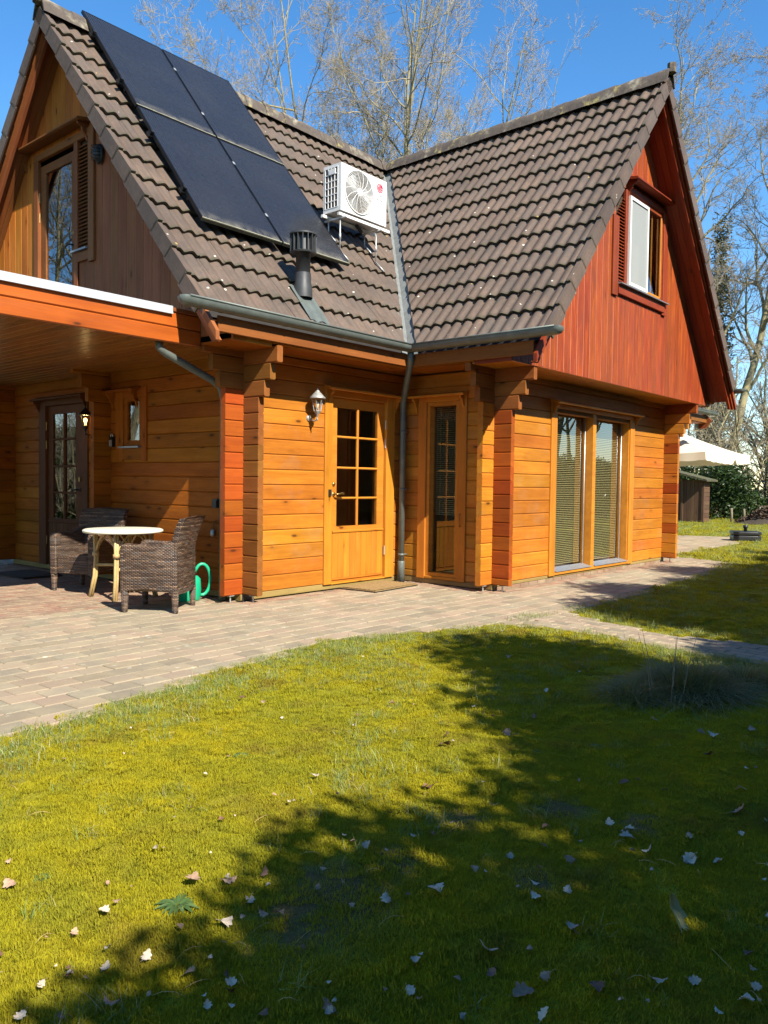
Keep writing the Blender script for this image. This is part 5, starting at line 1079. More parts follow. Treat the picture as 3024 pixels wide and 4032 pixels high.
def tubes_np(branches, seg):
    V = []; F = []; off = 0
    ang = np.arange(seg)*2*math.pi/seg; ca, sa = np.cos(ang), np.sin(ang)
    for pts, rad in branches:
        n = len(pts); d = np.gradient(pts, axis=0); d /= np.linalg.norm(d, axis=1)[:, None]+1e-9
        ref = np.tile(np.array([0.31, .95, .12]), (n, 1)); a = np.cross(d, ref); a /= np.linalg.norm(a, axis=1)[:, None]+1e-9; b_ = np.cross(d, a)
        ring = pts[:, None, :]+(a[:, None, :]*ca[None, :, None]+b_[:, None, :]*sa[None, :, None])*rad[:, None, None]; V.append(ring.reshape(-1, 3))
        i = np.arange(n-1)[:, None]*seg; k = np.arange(seg)[None, :]; k2 = (k+1) % seg
        F.append((np.stack([i+k, i+k2, i+seg+k2, i+seg+k], -1).reshape(-1, 4))+off); off += n*seg
    return np.concatenate(V), np.concatenate(F)
def bare_tree(seed, stems, height, spread, levels, wob=.16, up=.12, r0=.16, twig_r=.006, start=.25, lean=.22):
    """list of branch polylines per level; multi-stemmed, twisting, ending in fine twigs"""
    rng = np.random.RandomState(seed); lv = [[] for _ in range(len(levels)+1)]
    def poly(p, d, L, r, n, wb, tip):
        pts = [p]; dd = d/np.linalg.norm(d)
        for i in range(n):
            dd = dd+rng.normal(size=3)*wb; dd[2] += up*.35; dd /= np.linalg.norm(dd); pts.append(pts[-1]+dd*L/n)
        return np.array(pts), np.linspace(r, max(tip, .002), n+1)
    cur = []
    for s in range(stems):
        a = 2*math.pi*s/stems+rng.uniform(-.4, .4); d = np.array([math.cos(a)*lean, math.sin(a)*lean, 1.0]); b_ = np.array([math.cos(a)*.25, math.sin(a)*.25, -.1]) if stems > 1 else np.array([0, 0, -.1])
        q = poly(b_, d, height*rng.uniform(.85, 1.05), r0*rng.uniform(.75, 1.1), 18, wob*.35, .02); lv[0].append(q); cur.append((q, height))
    for li, (cnt, ratio, ang, n) in enumerate(levels):
        nxt = []
        for (pts, rad), L in cur:
            for c_ in range(cnt):
                t_ = rng.uniform(start if li == 0 else .18, .98); x = t_*(len(pts)-1); i = min(int(x), len(pts)-2); p = pts[i]+(pts[i+1]-pts[i])*(x-i); d = pts[i+1]-pts[i]; d /= np.linalg.norm(d)
                q = rng.normal(size=3); q -= d*q.dot(d); q /= np.linalg.norm(q); aa = ang*rng.uniform(.7, 1.3); nd = d*math.cos(aa)+q*math.sin(aa); nd[2] += up
                LL = L*ratio*rng.uniform(.6, 1.15)*(1.1-.5*t_); rr = min(rad[i]*.62, .018*LL+.004) if li else min(rad[i]*.6, .09)
                rr = max(rr, twig_r); bq = poly(p, nd, LL, rr, n, wob*(1.0+.35*li), twig_r*.6); lv[li+1].append(bq); nxt.append((bq, LL))
        cur = nxt
    return lv
def tree_meshes(lv, nm):
    thick = lv[0]+lv[1]; v, f = tubes_np(thick, 7); a = mesh_np(nm+"_trunk", v, f, [M['bark']], True); mid = [x for l in lv[2:-1] for x in l]; fine = lv[-1]
    v1, f1 = tubes_np(mid, 4) if mid else (np.zeros((0, 3)), np.zeros((0, 4), int)); v2, f2 = tubes_np(fine, 3); b_ = mesh_np(nm+"_crown", np.concatenate([v1, v2]), np.concatenate([f1, f2+len(v1)]), [M['twig']], True); return a, b_
def plant_tree(name, loc, rz, sc, meshes, label, group=None, cat="tree"):
    root = tag(empty(name, loc, rz), label, cat, group); root.scale = (sc, sc, sc) if not hasattr(sc, '__len__') else sc; link("trunk", meshes[0], None, root); link("crown", meshes[1], None, root); return root
WIL = tree_meshes(bare_tree(11, 6, 17, 5, [(13, .50, .80, 10), (11, .42, .66, 7), (9, .48, .66, 5), (5, .50, .7, 3)], .16, .085, .14, .0052, .34, .25), "willow")
OAK = tree_meshes(bare_tree(23, 3, 21, 6, [(15, .36, .7, 10), (10, .48, .65, 7), (8, .48, .65, 5), (4, .52, .7, 4)], .17, .09, .28, .0075, .26, .20), "tall_tree")
THK = tree_meshes(bare_tree(31, 9, 5.5, 3, [(9, .45, .7, 6), (7, .5, .7, 5), (5, .5, .8, 4)], .22, .05, .05, .006, .1, .45), "thicket")
plant_tree("willow_tree", (11.3, 9.7, -.05), .3, (.74, .74, 1.0), WIL, "bare multi-stemmed willow rising behind the house roof valley", "bare trees behind the house")
plant_tree("tall_bare_tree", (30.5, 6.2, -.05), 1.1, 1.02, OAK, "tall bare tree standing right of the red gable", "bare trees behind the house")
plant_tree("tall_bare_tree", (33.0, 1.4, -.05), 3.2, .82, OAK, "lower bare tree at the right edge of the picture", "bare trees behind the house")
for i, (x, y, s) in enumerate(((27, 3.2, 1.35), (30, .6, 1.2), (25.5, 6.5, 1.2), (36, 4.5, 1.6), (29, 9.5, 1.5), (34, -2, 1.3), (41, 3, 2.0))):
    labs = ["bare twiggy thicket above the dark evergreen shrubs", "bare twiggy thicket at the right picture edge", "bare twiggy thicket behind the garden shed", "tall bare thicket between the two far trees", "bare twiggy thicket behind the parasol", "low bare thicket beyond the lawn, out at the right", "far hazy bare thicket at the horizon"]
    plant_tree("bare_thicket", (x, y, -.05), i*1.7, s, THK, labs[i], "bare thickets beyond the lawn", "thicket")
# climbing ivy on the tall trees
v, f = leaves_np(blob_points(5200, [(0, 0, 3+k*1.4, .75-.04*k, 1.2) for k in range(8)]+[(.6, .3, 8, .8, 1.0), (-.7, .2, 9.5, .7, .9)], np.random.RandomState(5), .3), .26, .25, .2, np.random.RandomState(6)); IVY = mesh_np("ivy", v, f, [M['ivy']])
tag(link("ivy_growth", IVY, None, None, Matrix.Translation((30.5, 6.2, 0))), "dry olive creeper clothing the tall bare tree's trunk", "creeper", "creepers on the far trees"); tag(link("ivy_growth", IVY, None, None, Matrix.Translation((33, 1.4, -1))), "dry olive creeper clothing the lower tree at the right edge", "creeper", "creepers on the far trees")
# evergreen shrubs
def shrub(name, loc, rz, sc, me, label, group, cat="shrub", stem=True, hh=1.6):
    root = tag(empty(name, loc, rz), label, cat, group); root.scale = sc if hasattr(sc, '__len__') else (sc, sc, sc); link("crown", me, None, root)
    b = MB()
    for k in range(4): a = k*1.7; b.tube([(0, 0, -.05), (.2*math.cos(a), .2*math.sin(a), hh*.4), (.4*math.cos(a), .4*math.sin(a), hh*.8)], [.05, .035, .015], 6)
    b.build("stem", M['bark'], root, True); return root
RH = bush_mesh("rhododendron", 3, 2.2, 1.5, 9000, .17, .36, M['ever'], 14, .45, .3); RH2 = bush_mesh("rhododendron_b", 8, 2.4, 1.4, 8000, .16, .36, M['ever'], 14, .45, .3)
for (x, y, s, me), lab in zip(((24.0, 3.6, 1.0, RH), (25.2, 1.5, 1.05, RH2), (26.5, -.6, .95, RH), (24.8, 5.8, 1.0, RH2), (27.5, -3.0, 1.0, RH2)), ("dark glossy evergreen shrub right behind the shed", "dark glossy evergreen shrub behind the leaf heap", "dark evergreen shrub at the right picture edge", "dark evergreen shrub left behind the shed roof", "dark evergreen shrub farthest right beyond the lawn")):
    shrub("evergreen_shrub", (x, y, 0), x*3.1, s, me, lab, "evergreen shrubs beyond the lawn")
CY = bush_mesh("small_conifer", 14, 2.3, .55, 3500, .10, .35, M['conif'], 12, .3, .85); shrub("small_conifer", (21.5, 6.2, 0), 0, 1, CY, "small pointed conifer behind the parasol", None, "conifer")
# hedge that shades the lawn (stands behind the camera)
HM = [bush_mesh("hedge_a", 41, 5.0, 1.2, 44000, .115, .5, M['conif'], 26, .4, .10), bush_mesh("hedge_b", 42, 5.0, 1.15, 44000, .115, .5, M['conif'], 26, .4, .12), bush_mesh("hedge_c", 43, 5.0, 1.15, 30000, .115, .5, M['conif'], 24, .5, .10, (.64, .85))]
HEDGE = [(-13.2, 4.9), (-11.6, 4.5), (-10.3, 4.2), (-9.2, 3.95), (-8.25, 4.28), (-7.6, 4.38), (-6.9, 4.36), (-6.1, 4.55), (-5.2, 5.25), (-4.3, 5.9), (-2.75, 5.0), (-1.55, 6.3), (-.4, 6.75), (.8, 6.6), (2.1, 6.9), (3.5, 6.6), (5.0, 7.0), (6.6, 6.7), (8.4, 7.0), (10.5, 6.6), (13, 6.8)]
for i, (x, h_) in enumerate(HEDGE):
    shrub("hedge_conifer", (x, -9.5+.25*math.sin(i*2.3), -.02), i*2.1, (1.0, 1.0, h_/5.0), HM[2 if x in (-6.9, -6.1) else i % 2], "tall dense hedge conifer in the row behind the camera", "hedge conifers behind the camera", "conifer")
plant_tree("tall_bare_tree", (19.5, -11.5, -.05), .5, .5, OAK, "bare tree beyond the hedge, mirrored in the windows", "bare trees behind the camera"); plant_tree("tall_bare_tree", (25.5, -13, -.05), 2.5, .55, OAK, "bare tree beyond the hedge, farther east", "bare trees behind the camera")
for i, (x, y, s_) in enumerate(((15.2, -9.0, .85), (17.6, -9.8, .95), (20.0, -10.2, .9), (22.5, -10.8, 1.0), (25.0, -11.5, 1.0))): shrub("evergreen_shrub", (x, y, 0), i*1.3, s_, (RH, RH2)[i % 2], "evergreen shrub past the hedge end, mirrored in the big window", "evergreen shrubs mirrored in the big window")
plant_tree("willow_tree", (-10.5, 15.5, -.05), 1.0, (.9, .9, .85), WIL, "bare willow north-west of the house, mirrored in the balcony door", "bare trees north-west")
plant_tree("bare_thicket", (-6.3, 10.4, 0), .5, .55, THK, "bare twiggy thicket north of the porch, mirrored in its door", "thickets west of the porch", "thicket"); plant_tree("bare_thicket", (-8.6, 12.2, 0), 1.9, .65, THK, "bare twiggy thicket farther north-west of the porch", "thickets west of the porch", "thicket")
shrub("evergreen_shrub", (-7.6, 13.4, 0), 1, 1.15, RH, "evergreen shrub north-west of the porch", "evergreen shrubs west of the porch"); shrub("evergreen_shrub", (-5.0, 13.5, 0), 2, 1.0, RH2, "evergreen shrub seen past the porch's far corner", "evergreen shrubs west of the porch"); shrub("evergreen_shrub", (-14, 4, 0), 2, 1.2, RH2, "evergreen shrub west of the porch", "evergreen shrubs west of the porch")
# heap of dead leaves by the stakes
rng = np.random.RandomState(9); n = 4200; a = rng.uniform(0, 1, n); px = 20.9+rng.uniform(-.7, .9, n); py = 2.2-a*4.0+0*px; hz = np.clip(1-((px-20.9)/.95)**2, 0, 1)*.55*np.clip(np.minimum(a, 1-a)*5, .1, 1); P = np.stack([px, py, hz*rng.uniform(.85, 1.0, n)+.02], 1)
M['deadleaf'] = leaf_mat("heaped_dead_leaf", [(.045, .026, .016), (.075, .045, .026), (.12, .08, .05), (.06, .036, .022)], .8, .05); v, f = leaves_np(P, .12, .6, 1.0, rng)
hm = MB(); gxx = np.linspace(-.9, .9, 7); 
tag(link("leaf_heap", mesh_np("leaf_heap", v, f, [M['deadleaf']])), "long heap of brown dead leaves behind the stakes", "leaf heap", kind="stuff")
b = MB(); v = []; nn = 12
for j in range(nn+1):
    for i in range(9): aa = j/nn; xx = -.9+1.8*i/8; v.append((20.9+xx, 2.2-aa*4.0, max(-.03, (1-(xx/.95)**2))*.5*min(1, min(aa, 1-aa)*5+.05)-.02))
b.add(v, [(j*9+i, j*9+i+1, (j+1)*9+i+1, (j+1)*9+i) for j in range(nn) for i in range(8)]); tag(b.build("leaf_mound", M['inside_dark'], None, True, fix=False), "dark core of the dead leaf heap", "leaf heap")
# ------------------------------------------------------------------ moss, grass, leaves on the lawn
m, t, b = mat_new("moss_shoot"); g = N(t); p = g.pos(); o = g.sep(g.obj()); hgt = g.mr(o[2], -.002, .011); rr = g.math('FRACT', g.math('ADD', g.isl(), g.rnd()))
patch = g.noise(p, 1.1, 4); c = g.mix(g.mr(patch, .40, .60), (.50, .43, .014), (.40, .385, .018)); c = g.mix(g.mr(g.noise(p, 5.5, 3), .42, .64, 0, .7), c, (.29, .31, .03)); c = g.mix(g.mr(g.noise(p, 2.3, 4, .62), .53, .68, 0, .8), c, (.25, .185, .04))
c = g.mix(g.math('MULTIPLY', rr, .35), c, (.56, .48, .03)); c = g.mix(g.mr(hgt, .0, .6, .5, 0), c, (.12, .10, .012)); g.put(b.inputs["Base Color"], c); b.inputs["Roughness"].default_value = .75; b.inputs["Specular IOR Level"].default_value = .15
tl = g.n("ShaderNodeBsdfTranslucent"); g.put(tl.inputs[0], c); mx = g.n("ShaderNodeMixShader"); mx.inputs[0].default_value = .42; out = [q for q in t.nodes if q.type == 'OUTPUT_MATERIAL'][0]; t.links.new(b.outputs[0], mx.inputs[1]); t.links.new(tl.outputs[0], mx.inputs[2]); t.links.new(mx.outputs[0], out.inputs[0]); M['moss'] = m
m, t, b = mat_new("grass_blade"); g = N(t); p = g.pos(); rr = g.math('FRACT', g.math('ADD', g.math('MULTIPLY', g.isl(), 3.0), g.rnd()))
c = g.ramp(rr, [(0, (.17, .23, .04)), (.3, (.20, .27, .06)), (.55, (.28, .31, .09)), (.8, (.18, .25, .08)), (.9, (.38, .33, .15)), (1, (.44, .37, .20))]); g.put(b.inputs["Base Color"], c); b.inputs["Roughness"].default_value = .5
tl = g.n("ShaderNodeBsdfTranslucent"); g.put(tl.inputs[0], c); mx = g.n("ShaderNodeMixShader"); mx.inputs[0].default_value = .35; out = [q for q in t.nodes if q.type == 'OUTPUT_MATERIAL'][0]; t.links.new(b.outputs[0], mx.inputs[1]); t.links.new(tl.outputs[0], mx.inputs[2]); t.links.new(mx.outputs[0], out.inputs[0]); M['grass'] = m
def blades(n, rad, hmin, hmax, wid, bend, seed, segs=1, spread=.35):
    rng = np.random.RandomState(seed); r = rad*np.sqrt(rng.uniform(0, 1, n)); a = rng.uniform(0, 6.283, n); base = np.stack([r*np.cos(a), r*np.sin(a), np.full(n, -.004)], 1)
    az = rng.uniform(0, 6.283, n); h_ = rng.uniform(hmin, hmax, n); d = np.stack([np.cos(az), np.sin(az), np.zeros(n)], 1); lean = np.abs(rng.normal(0, spread, n)); sd = np.stack([-np.sin(az+rng.normal(0, .8, n)), np.cos(az), np.zeros(n)], 1)
    V = []; k = segs+1
    for s in range(k):
        t_ = s/segs; c_ = base+d*(lean*h_*(t_**(1+bend)))[:, None]; c_[:, 2] += h_*t_*(1-.25*bend*lean*t_); w_ = (wid*(1-.92*t_))
        V.append(c_+sd*w_*.5); V.append(c_-sd*w_*.5)
    v = np.stack(V, 1).reshape(-1, 3); base_i = np.arange(n)[:, None, None]*(2*k); q = np.array([[2*s, 2*s+1, 2*s+3, 2*s+2] for s in range(segs)])[None]; return v, (base_i+q).reshape(-1, 4)
def source_coll(name, meshes):
    c = bpy.data.collections.new(name)
    for i, me in enumerate(meshes): c.objects.link(bpy.data.objects.new("%s_%d" % (name, i), me))
    return c
def scatter(name, pts, scl, coll, ncol, label, cat, seed=1):
    rng = np.random.RandomState(seed); n = len(pts); me = bpy.data.meshes.new(name); me.vertices.add(n); me.vertices.foreach_set("co", np.asarray(pts, np.float32).ravel())
    rz = np.zeros((n, 3), np.float32); rz[:, 0] = rng.normal(0, .12, n); rz[:, 1] = rng.normal(0, .12, n); rz[:, 2] = rng.uniform(0, 6.283, n)
    a = me.attributes.new("rot", 'FLOAT_VECTOR', 'POINT'); a.data.foreach_set("vector", rz.ravel()); a = me.attributes.new("scl", 'FLOAT', 'POINT'); a.data.foreach_set("value", np.asarray(scl, np.float32)); a = me.attributes.new("idx", 'INT', 'POINT'); a.data.foreach_set("value", rng.randint(0, ncol, n).astype(np.int32)); me.update()
    o = link(name, me); gn = bpy.data.node_groups.new(name, 'GeometryNodeTree'); gn.interface.new_socket("Geometry", in_out='INPUT', socket_type='NodeSocketGeometry'); gn.interface.new_socket("Geometry", in_out='OUTPUT', socket_type='NodeSocketGeometry')
    gi = gn.nodes.new("NodeGroupInput"); go = gn.nodes.new("NodeGroupOutput"); ip = gn.nodes.new("GeometryNodeInstanceOnPoints"); ci = gn.nodes.new("GeometryNodeCollectionInfo"); ci.inputs[0].default_value = coll; ci.inputs[1].default_value = True; ci.inputs[2].default_value = True
    def attr(nm, ty): q = gn.nodes.new("GeometryNodeInputNamedAttribute"); q.data_type = ty; q.inputs[0].default_value = nm; return [s for s in q.outputs if s.enabled][0]
    L = gn.links.new; L(gi.outputs[0], ip.inputs["Points"]); L(ci.outputs[0], ip.inputs["Instance"]); ip.inputs["Pick Instance"].default_value = True; L(attr("idx", 'INT'), ip.inputs["Instance Index"]); L(attr("rot", 'FLOAT_VECTOR'), ip.inputs["Rotation"]); L(attr("scl", 'FLOAT'), ip.inputs["Scale"]); L(ip.outputs[0], go.inputs[0])
    md = o.modifiers.new("scatter", 'NODES'); md.node_group = gn; return tag(o, label, cat, kind="stuff")
def zat(x, y):
    e = np.clip(np.minimum(np.minimum(polydist(x, y, PATIO), polydist(x, y, PATH)), polydist(x, y, TERR))/.5, 0, 1); return -.012+(lawn_z(x, y)+.012)*e, e*.5
def sample(n, box, rng): return rng.uniform(box[0], box[1], n), rng.uniform(box[2], box[3], n)
def visible(x, y, mg=1100):
    u, v, d = view(x, y); return (d > .8) & (u > -mg) & (u < 3024+mg) & (v < 4032+mg*1.3) & (v > 1900)
rng = np.random.RandomState(77)
def mosspts(dens, box, d0, d1, scale):
    n = int(dens*(box[1]-box[0])*(box[3]-box[2])); x, y = sample(n, box, rng); d = np.hypot(x-CAM.x, y-CAM.y); k = (d >= d0) & (d < d1); x, y, d = x[k], y[k], d[k]; k = visible(x, y); x, y = x[k], y[k]; k = ~paved(x, y); x, y = x[k], y[k]
    thin = np.ones(len(x))
    for bx_, by_, br in BARE: thin = np.minimum(thin, np.clip((np.hypot(x-bx_, y-by_)/br-.35)*1.3+.6*(fbm(x*9, y*9, 2)-.5), .22, 1))
    k = rng.uniform(0, 1, len(x)) < thin; x, y = x[k], y[k]; z, e = zat(x, y); return np.stack([x, y, z], 1), scale*rng.uniform(.75, 1.3, len(x))*(.75+.5*fbm(x*3, y*3, 21))
A1, S1 = mosspts(1150, (-9, -3, -6.6, -1.8), 0, 4.2, 1.0); A2, S2 = mosspts(330, (-9, 1.5, -7.5, -1.8), 4.2, 7.5, 1.35); A3, S3 = mosspts(70, (-4, 9, -9, 2), 7.5, 13, 2.1); A4, S4 = mosspts(9, (2, 29, -9, 8), 13, 34, 4.2)
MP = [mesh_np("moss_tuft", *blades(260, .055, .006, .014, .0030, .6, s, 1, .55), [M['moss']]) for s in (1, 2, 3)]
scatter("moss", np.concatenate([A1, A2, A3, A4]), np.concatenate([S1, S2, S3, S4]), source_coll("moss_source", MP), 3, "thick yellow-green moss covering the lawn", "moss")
def grasspts(dens, box, d0, d1, scale, fn):
    n = int(dens*(box[1]-box[0])*(box[3]-box[2])); x, y = sample(n, box, rng); d = np.hypot(x-CAM.x, y-CAM.y); k = (d >= d0) & (d < d1) & visible(x, y); x, y = x[k], y[k]; inp = paved(x, y); pdist = np.minimum(np.minimum(polydist(x, y, PATIO), polydist(x, y, PATH)), polydist(x, y, TERR))
    k = (~inp | (pdist < .035)) & (rng.uniform(0, 1, len(x)) < fn(x, y, pdist)); x, y = x[k], y[k]; z, e = zat(x, y); return np.stack([x, y, z], 1), scale*rng.uniform(.55, 1.3, len(x))
def near_fn(x, y, pdist): return np.clip(1.2*np.exp(-(pdist/.38)**2)*(.35+1.1*fbm(x*2.2, y*2.2, 31)), 0, 1)*.9+np.clip((fbm(x*1.3, y*1.3, 55)-.56)*1.6, 0, .35)+.012
G1, T1 = grasspts(620, (-9, -1, -6.6, -1.6), 0, 6.5, 1.0, near_fn); G2, T2 = grasspts(130, (-5, 9, -8, 1), 6.5, 13, 1.3, lambda x, y, p_: near_fn(x, y, p_)+.12); G3, T3 = grasspts(40, (4, 28, -6, 8), 13, 34, 1.7, lambda x, y, p_: np.full(len(x), .9))
GP = [mesh_np("grass_tuft", *blades(24, .045, .018, .06, .0030, 1.0, s, 3, .75), [M['grass']]) for s in (4, 5, 6)]
scatter("grass", np.concatenate([G1, G2, G3]), np.concatenate([T1, T2, T3]), source_coll("grass_source", GP), 3, "short green grass along the paving and through the moss", "grass", 2)
# little grass in the paving joints
jx = rng.uniform(-6.5, 2, 260); jy = np.round((rng.uniform(-2.6, -.3, 260)+2.65)/.145)*.145-2.65+.0; k = inpoly(jx, jy, PATIO); J = np.stack([jx[k], jy[k], np.full(k.sum(), -.01)], 1)
WP = [mesh_np("joint_weed", *blades(9, .02, .01, .03, .003, 1.0, 8, 2, .8), [M['grass']])]; scatter("joint_weeds", J, rng.uniform(.4, 1.0, len(J)), source_coll("weed_source", WP), 1, "tiny green weeds in the paving joints", "weeds", 3)
# tussock of long grass
def tuft(n, rad, h0, h1, wid, seed, lean0, segs=6):
    rng = np.random.RandomState(seed); r = rad*rng.uniform(0, 1, n)**.7; a = rng.uniform(0, 6.283, n); h_ = rng.uniform(h0, h1, n)*(1.1-.65*r/rad)*(.6+.8*fbm(np.cos(a)*r*6+9, np.sin(a)*r*6+9, 3)); az = a+rng.normal(0, .7, n); lean = lean0*(.3+1.1*r/rad)*rng.uniform(.5, 1.6, n)
    d = np.stack([np.cos(az), np.sin(az), np.zeros(n)], 1); sd = np.stack([-np.sin(az), np.cos(az), np.zeros(n)], 1); base = np.stack([r*np.cos(a), r*np.sin(a), np.full(n, -.02)], 1); V = []
    for s_ in range(segs+1):
        t_ = s_/segs; c_ = base+d*(lean*h_*t_**1.8)[:, None]; c_[:, 2] += h_*(t_-.55*np.minimum(lean, 1.3)*t_**2.6); w_ = wid*(1-.9*t_); V += [c_+sd*w_*.5, c_-sd*w_*.5]
    k = segs+1; return np.stack(V, 1).reshape(-1, 3), (np.arange(n)[:, None, None]*(2*k)+np.array([[2*q, 2*q+1, 2*q+3, 2*q+2] for q in range(segs)])[None]).reshape(-1, 4)
M['tuss'] = leaf_mat("tussock_blade", [(.09, .125, .03), (.13, .165, .04), (.20, .195, .06), (.32, .27, .10)], .6, .3)
ts = tag(empty("grass_tussock", (-2.92, -4.66, 0)), "shaggy tussock of long grey-green grass in the shade beside the path", "grass clump"); ts.scale = (1.0, .85, .85)
v1, f1 = tuft(2600, .34, .16, .36, .0075, 17, .9); v2, f2 = tuft(1000, .24, .12, .28, .0075, 27, 1.0); v2 = v2+np.array([.42, -.22, 0]); v3, f3 = tuft(900, .22, .10, .26, .0075, 37, 1.0); v3 = v3+np.array([-.40, .22, 0])
link("blades", mesh_np("blades", np.concatenate([v1, v2, v3]), np.concatenate([f1, f2+len(v1), f3+len(v1)+len(v2)]), [M['tuss']]), None, ts)
v, f = tuft(900, .42, .14, .30, .0045, 18, 1.7); link("dead_blades", mesh_np("dead_blades", v, f, [leaf_mat("tussock_straw", [(.30, .24, .12), (.42, .34, .18), (.20, .15, .08)], .8, .2)]), None, ts)
b = MB()
for k in range(5): a = k*1.3; b.tube([(-.35+.1*math.cos(a), .1*math.sin(a), 0), (-.36+.14*math.cos(a), .14*math.sin(a), .25), (-.38+.2*math.cos(a), .2*math.sin(a), .48)], [.003, .0025, .001], 4)
b.build("dry_stalk", M['twig'], ts)
# dandelion rosettes
M['rosette'] = leaf_mat("rosette_leaf", [(.06, .115, .03), (.085, .15, .045), (.12, .19, .07)], .45, .25)
def rosette(loc, s, label, seed):
    rng2 = random.Random(seed); root = tag(empty("weed_rosette", loc, rng2.uniform(0, 6)), label, "weed", "flat weed rosettes in the moss"); root.scale = (s*.4, s*.4, s*.4); n = 17
    for k in range(n):
        a = 2*math.pi*k/n+rng2.uniform(-.2, .2); L = rng2.uniform(.09, .15); b = MB(); v = []
        for i in range(8):
            t_ = i/7; w_ = .017*math.sin(math.pi*min(1, t_*.9+.08))**.8*(1+.45*math.sin(t_*22)) if 0 < i < 7 else .003; z = .014+.03*t_*(1-t_)*2; r_ = .01+L*t_
            v += [(r_*math.cos(a)-w_*math.sin(a), r_*math.sin(a)+w_*math.cos(a), z+.006), (r_*math.cos(a), r_*math.sin(a), z), (r_*math.cos(a)+w_*math.sin(a), r_*math.sin(a)-w_*math.cos(a), z+.006)]
        b.add(v, [(3*i+j, 3*i+j+1, 3*i+j+4, 3*i+j+3) for i in range(7) for j in range(2)]); b.build("leaf", M['rosette'], root, True, fix=False)
for (x, y, s), lab in zip(((-6.43, -4.46, 1.1), (-4.28, -4.72, .9), (-6.62, -4.02, .6), (-5.5, -3.6, .7), (-4.55, -4.55, .6)), ("large green weed rosette on the edge of the shade, lower left", "grey-green weed rosette in the shade right of centre", "small weed rosette in the sunlit moss at left", "weed rosette in the sunlit moss at centre", "small weed rosette in the shaded moss")):
    rosette((x, y, float(zat(np.array([x]), np.array([y]))[0][0])), s, lab, int(x*100))
# fallen oak leaves
def oak_leaf(seed, L=.085):
    r_ = random.Random(seed); b = MB(); n = 12; curl = r_.choice((-1, 1))*r_.uniform(.2, .9); bend = r_.uniform(-.8, 1.2); v = []
    for i in range(n+1):
        t_ = i/n; w_ = L*.40*math.sin(math.pi*t_**.8)**.7*(1+.27*math.sin(t_*2*math.pi*3.3+.6)) if 0 < i < n else .001
        x = L*(t_-.5); z0_ = bend*L*.5*(t_-.5)**2*2
        for j, q in enumerate((-1, -.5, 0, .5, 1)): v.append((x, w_*q, z0_+curl*w_*.6*q*q+.003*math.sin(9*t_+3*q+seed)))
    b.add(v, [(i*5+j, i*5+j+1, (i+1)*5+j+1, (i+1)*5+j) for i in range(n) for j in range(4)]); b.tube([(-L*.5, 0, bend*L*.25), (-L*.62, .004, bend*L*.3), (-L*.72, .01, bend*L*.3+.003)], .0011, 4); return b
def leafm(name, a, b_):
    m, t, bb = mat_new(name); g = N(t); n1 = g.noise(g.obj(), 60, 3); c = g.mix(g.mr(n1, .3, .7), a, b_); c = g.hsv(c, .5, 1, g.math('ADD', .7, g.math('MULTIPLY', g.rnd(), .5))); g.put(bb.inputs["Base Color"], c); bb.inputs["Roughness"].default_value = .65; bb.inputs["Specular IOR Level"].default_value = .35; return m
LM = [leafm("pale_dead_leaf", (.50, .42, .32), (.36, .29, .21)), leafm("tan_dead_leaf", (.36, .24, .16), (.26, .16, .10)), leafm("brown_dead_leaf", (.20, .10, .06), (.13, .07, .045))]
LV = []
for s in range(7):
    for mi in range(3): me = oak_leaf(s*3+1, .07+.012*(s % 3)).mesh("fallen_leaf", True, False); me.materials.append(LM[mi]); LV.append((mi, me))
def drop(x, y, kind=None, sc=1.0, label=None, tilt=.35):
    z = float(zat(np.array([x]), np.array([y]))[0][0]); mi = kind if kind is not None else random.choices((0, 1, 2), (6, 3, 1.4))[0]; me = random.choice([q for k_, q in LV if k_ == mi]); lit = bool(y > np.interp(x, (-7, -4.85, -3.1, -1.9), (-4.62, -4.18, -3.3, -2.9))); sc = sc*(1.0 if label else (.8 if lit else 1.45))
    o = link("fallen_leaf", me, None, None, Matrix.Translation((x, y, z+.026)) @ Matrix.Rotation(random.uniform(0, 6.28), 4, 'Z') @ Matrix.Rotation(random.gauss(0, tilt), 4, 'X') @ Matrix.Rotation(random.gauss(0, tilt), 4, 'Y') @ Matrix.Scale(sc, 4))
    lab = ("pale grey", "tan", "brown")[mi]+" dead leaf lying on the "+("sunlit" if lit else "shaded")+" moss"; return tag(o, label or lab, "leaf", "dead leaves strewn over the lawn")
cnt = 0
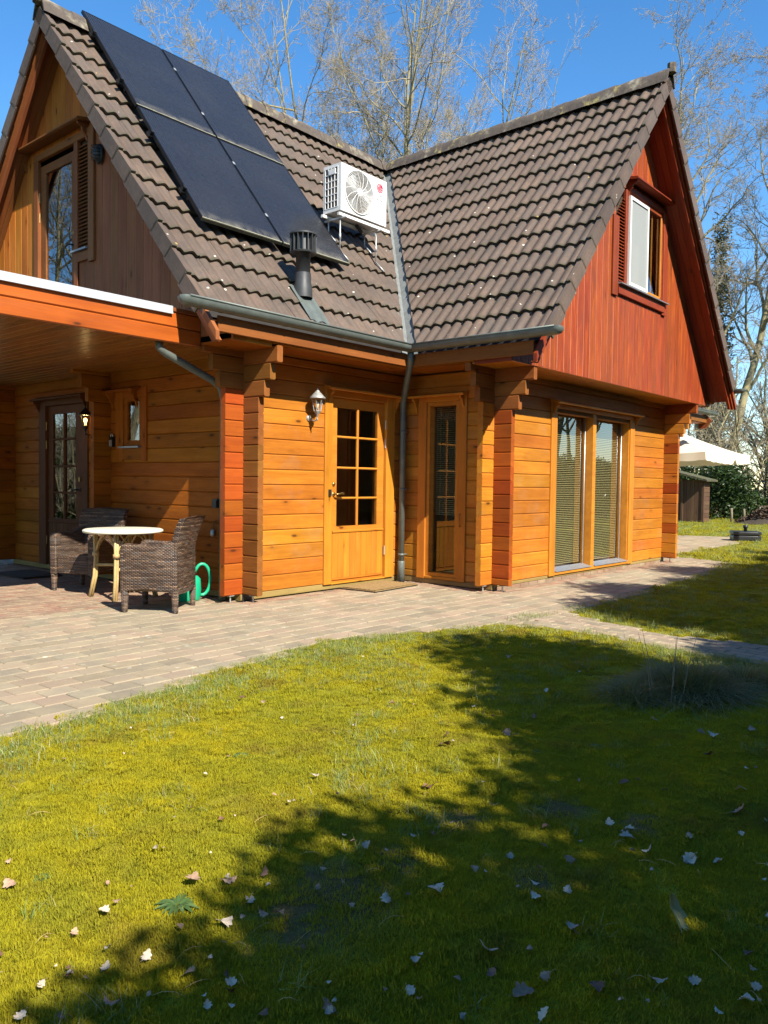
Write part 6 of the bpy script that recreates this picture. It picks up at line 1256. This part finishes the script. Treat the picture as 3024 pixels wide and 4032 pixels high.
while cnt < 190:
    u, v = random.uniform(-50, 3070), 2480+1560*random.random()**.8; d = FW+RT*((u-1512)/FPX)-UP*((v-2016)/FPX); t_ = -CAM.z/d.z; x, y = CAM.x+d.x*t_, CAM.y+d.y*t_
    if bool(paved(np.array([x]), np.array([y]))[0]): continue
    if v < 4032-.9*u+ -200 and random.random() < .6: continue
    drop(x, y, None, random.choice((.22, .26, .3, .36, .42, .5, .66))*random.uniform(.85, 1.15)*min(1.0, .55+.13*(t_-2.0))); cnt += 1
big = oak_leaf(99, .11).mesh("fallen_leaf", True, False); big.materials.append(leafm("yellow_leaf", (.36, .36, .16), (.28, .27, .11)))
tag(link("fallen_leaf", big, None, None, Matrix.Translation((-5.63, -5.60, .07)) @ Matrix.Rotation(1.0, 4, 'Z') @ Matrix.Rotation(.9, 4, 'X') @ Matrix.Rotation(-.6, 4, 'Y')), "large upright yellow-green dead leaf at lower right", "leaf")
for u, v in ((40, 3510), (760, 3490), (905, 3485)):
    d = FW+RT*((u-1512)/FPX)-UP*((v-2016)/FPX); t_ = -CAM.z/d.z; drop(CAM.x+d.x*t_, CAM.y+d.y*t_, 1, .62, {40: "large tan dead leaf in the sun at the left picture edge", 760: "large tan dead leaf above the big weed rosette", 905: "large tan dead leaf at the shade's edge right of the big rosette"}[u], .15)
# dry straw
b = MB()
for k in range(45):
    u, v = random.uniform(0, 3024), random.uniform(2600, 4000); d = FW+RT*((u-1512)/FPX)-UP*((v-2016)/FPX); t_ = -CAM.z/d.z; x, y = CAM.x+d.x*t_, CAM.y+d.y*t_
    if bool(paved(np.array([x]), np.array([y]))[0]): continue
    z = float(zat(np.array([x]), np.array([y]))[0][0])+.024; a = random.uniform(0, 6.28); L = random.uniform(.03, .10); cv = random.uniform(-.4, .4)
    b.tube([(x+L*s*math.cos(a+cv*s), y+L*s*math.sin(a+cv*s), z+.012*math.sin(3*s)) for s in (0, .35, .7, 1)], [.0006, .0008, .0007, .0004], 4)
tag(b.build("straw", M['cane'], None, True, fix=False), "thin dry straws and needles strewn over the moss", "straw", kind="stuff")
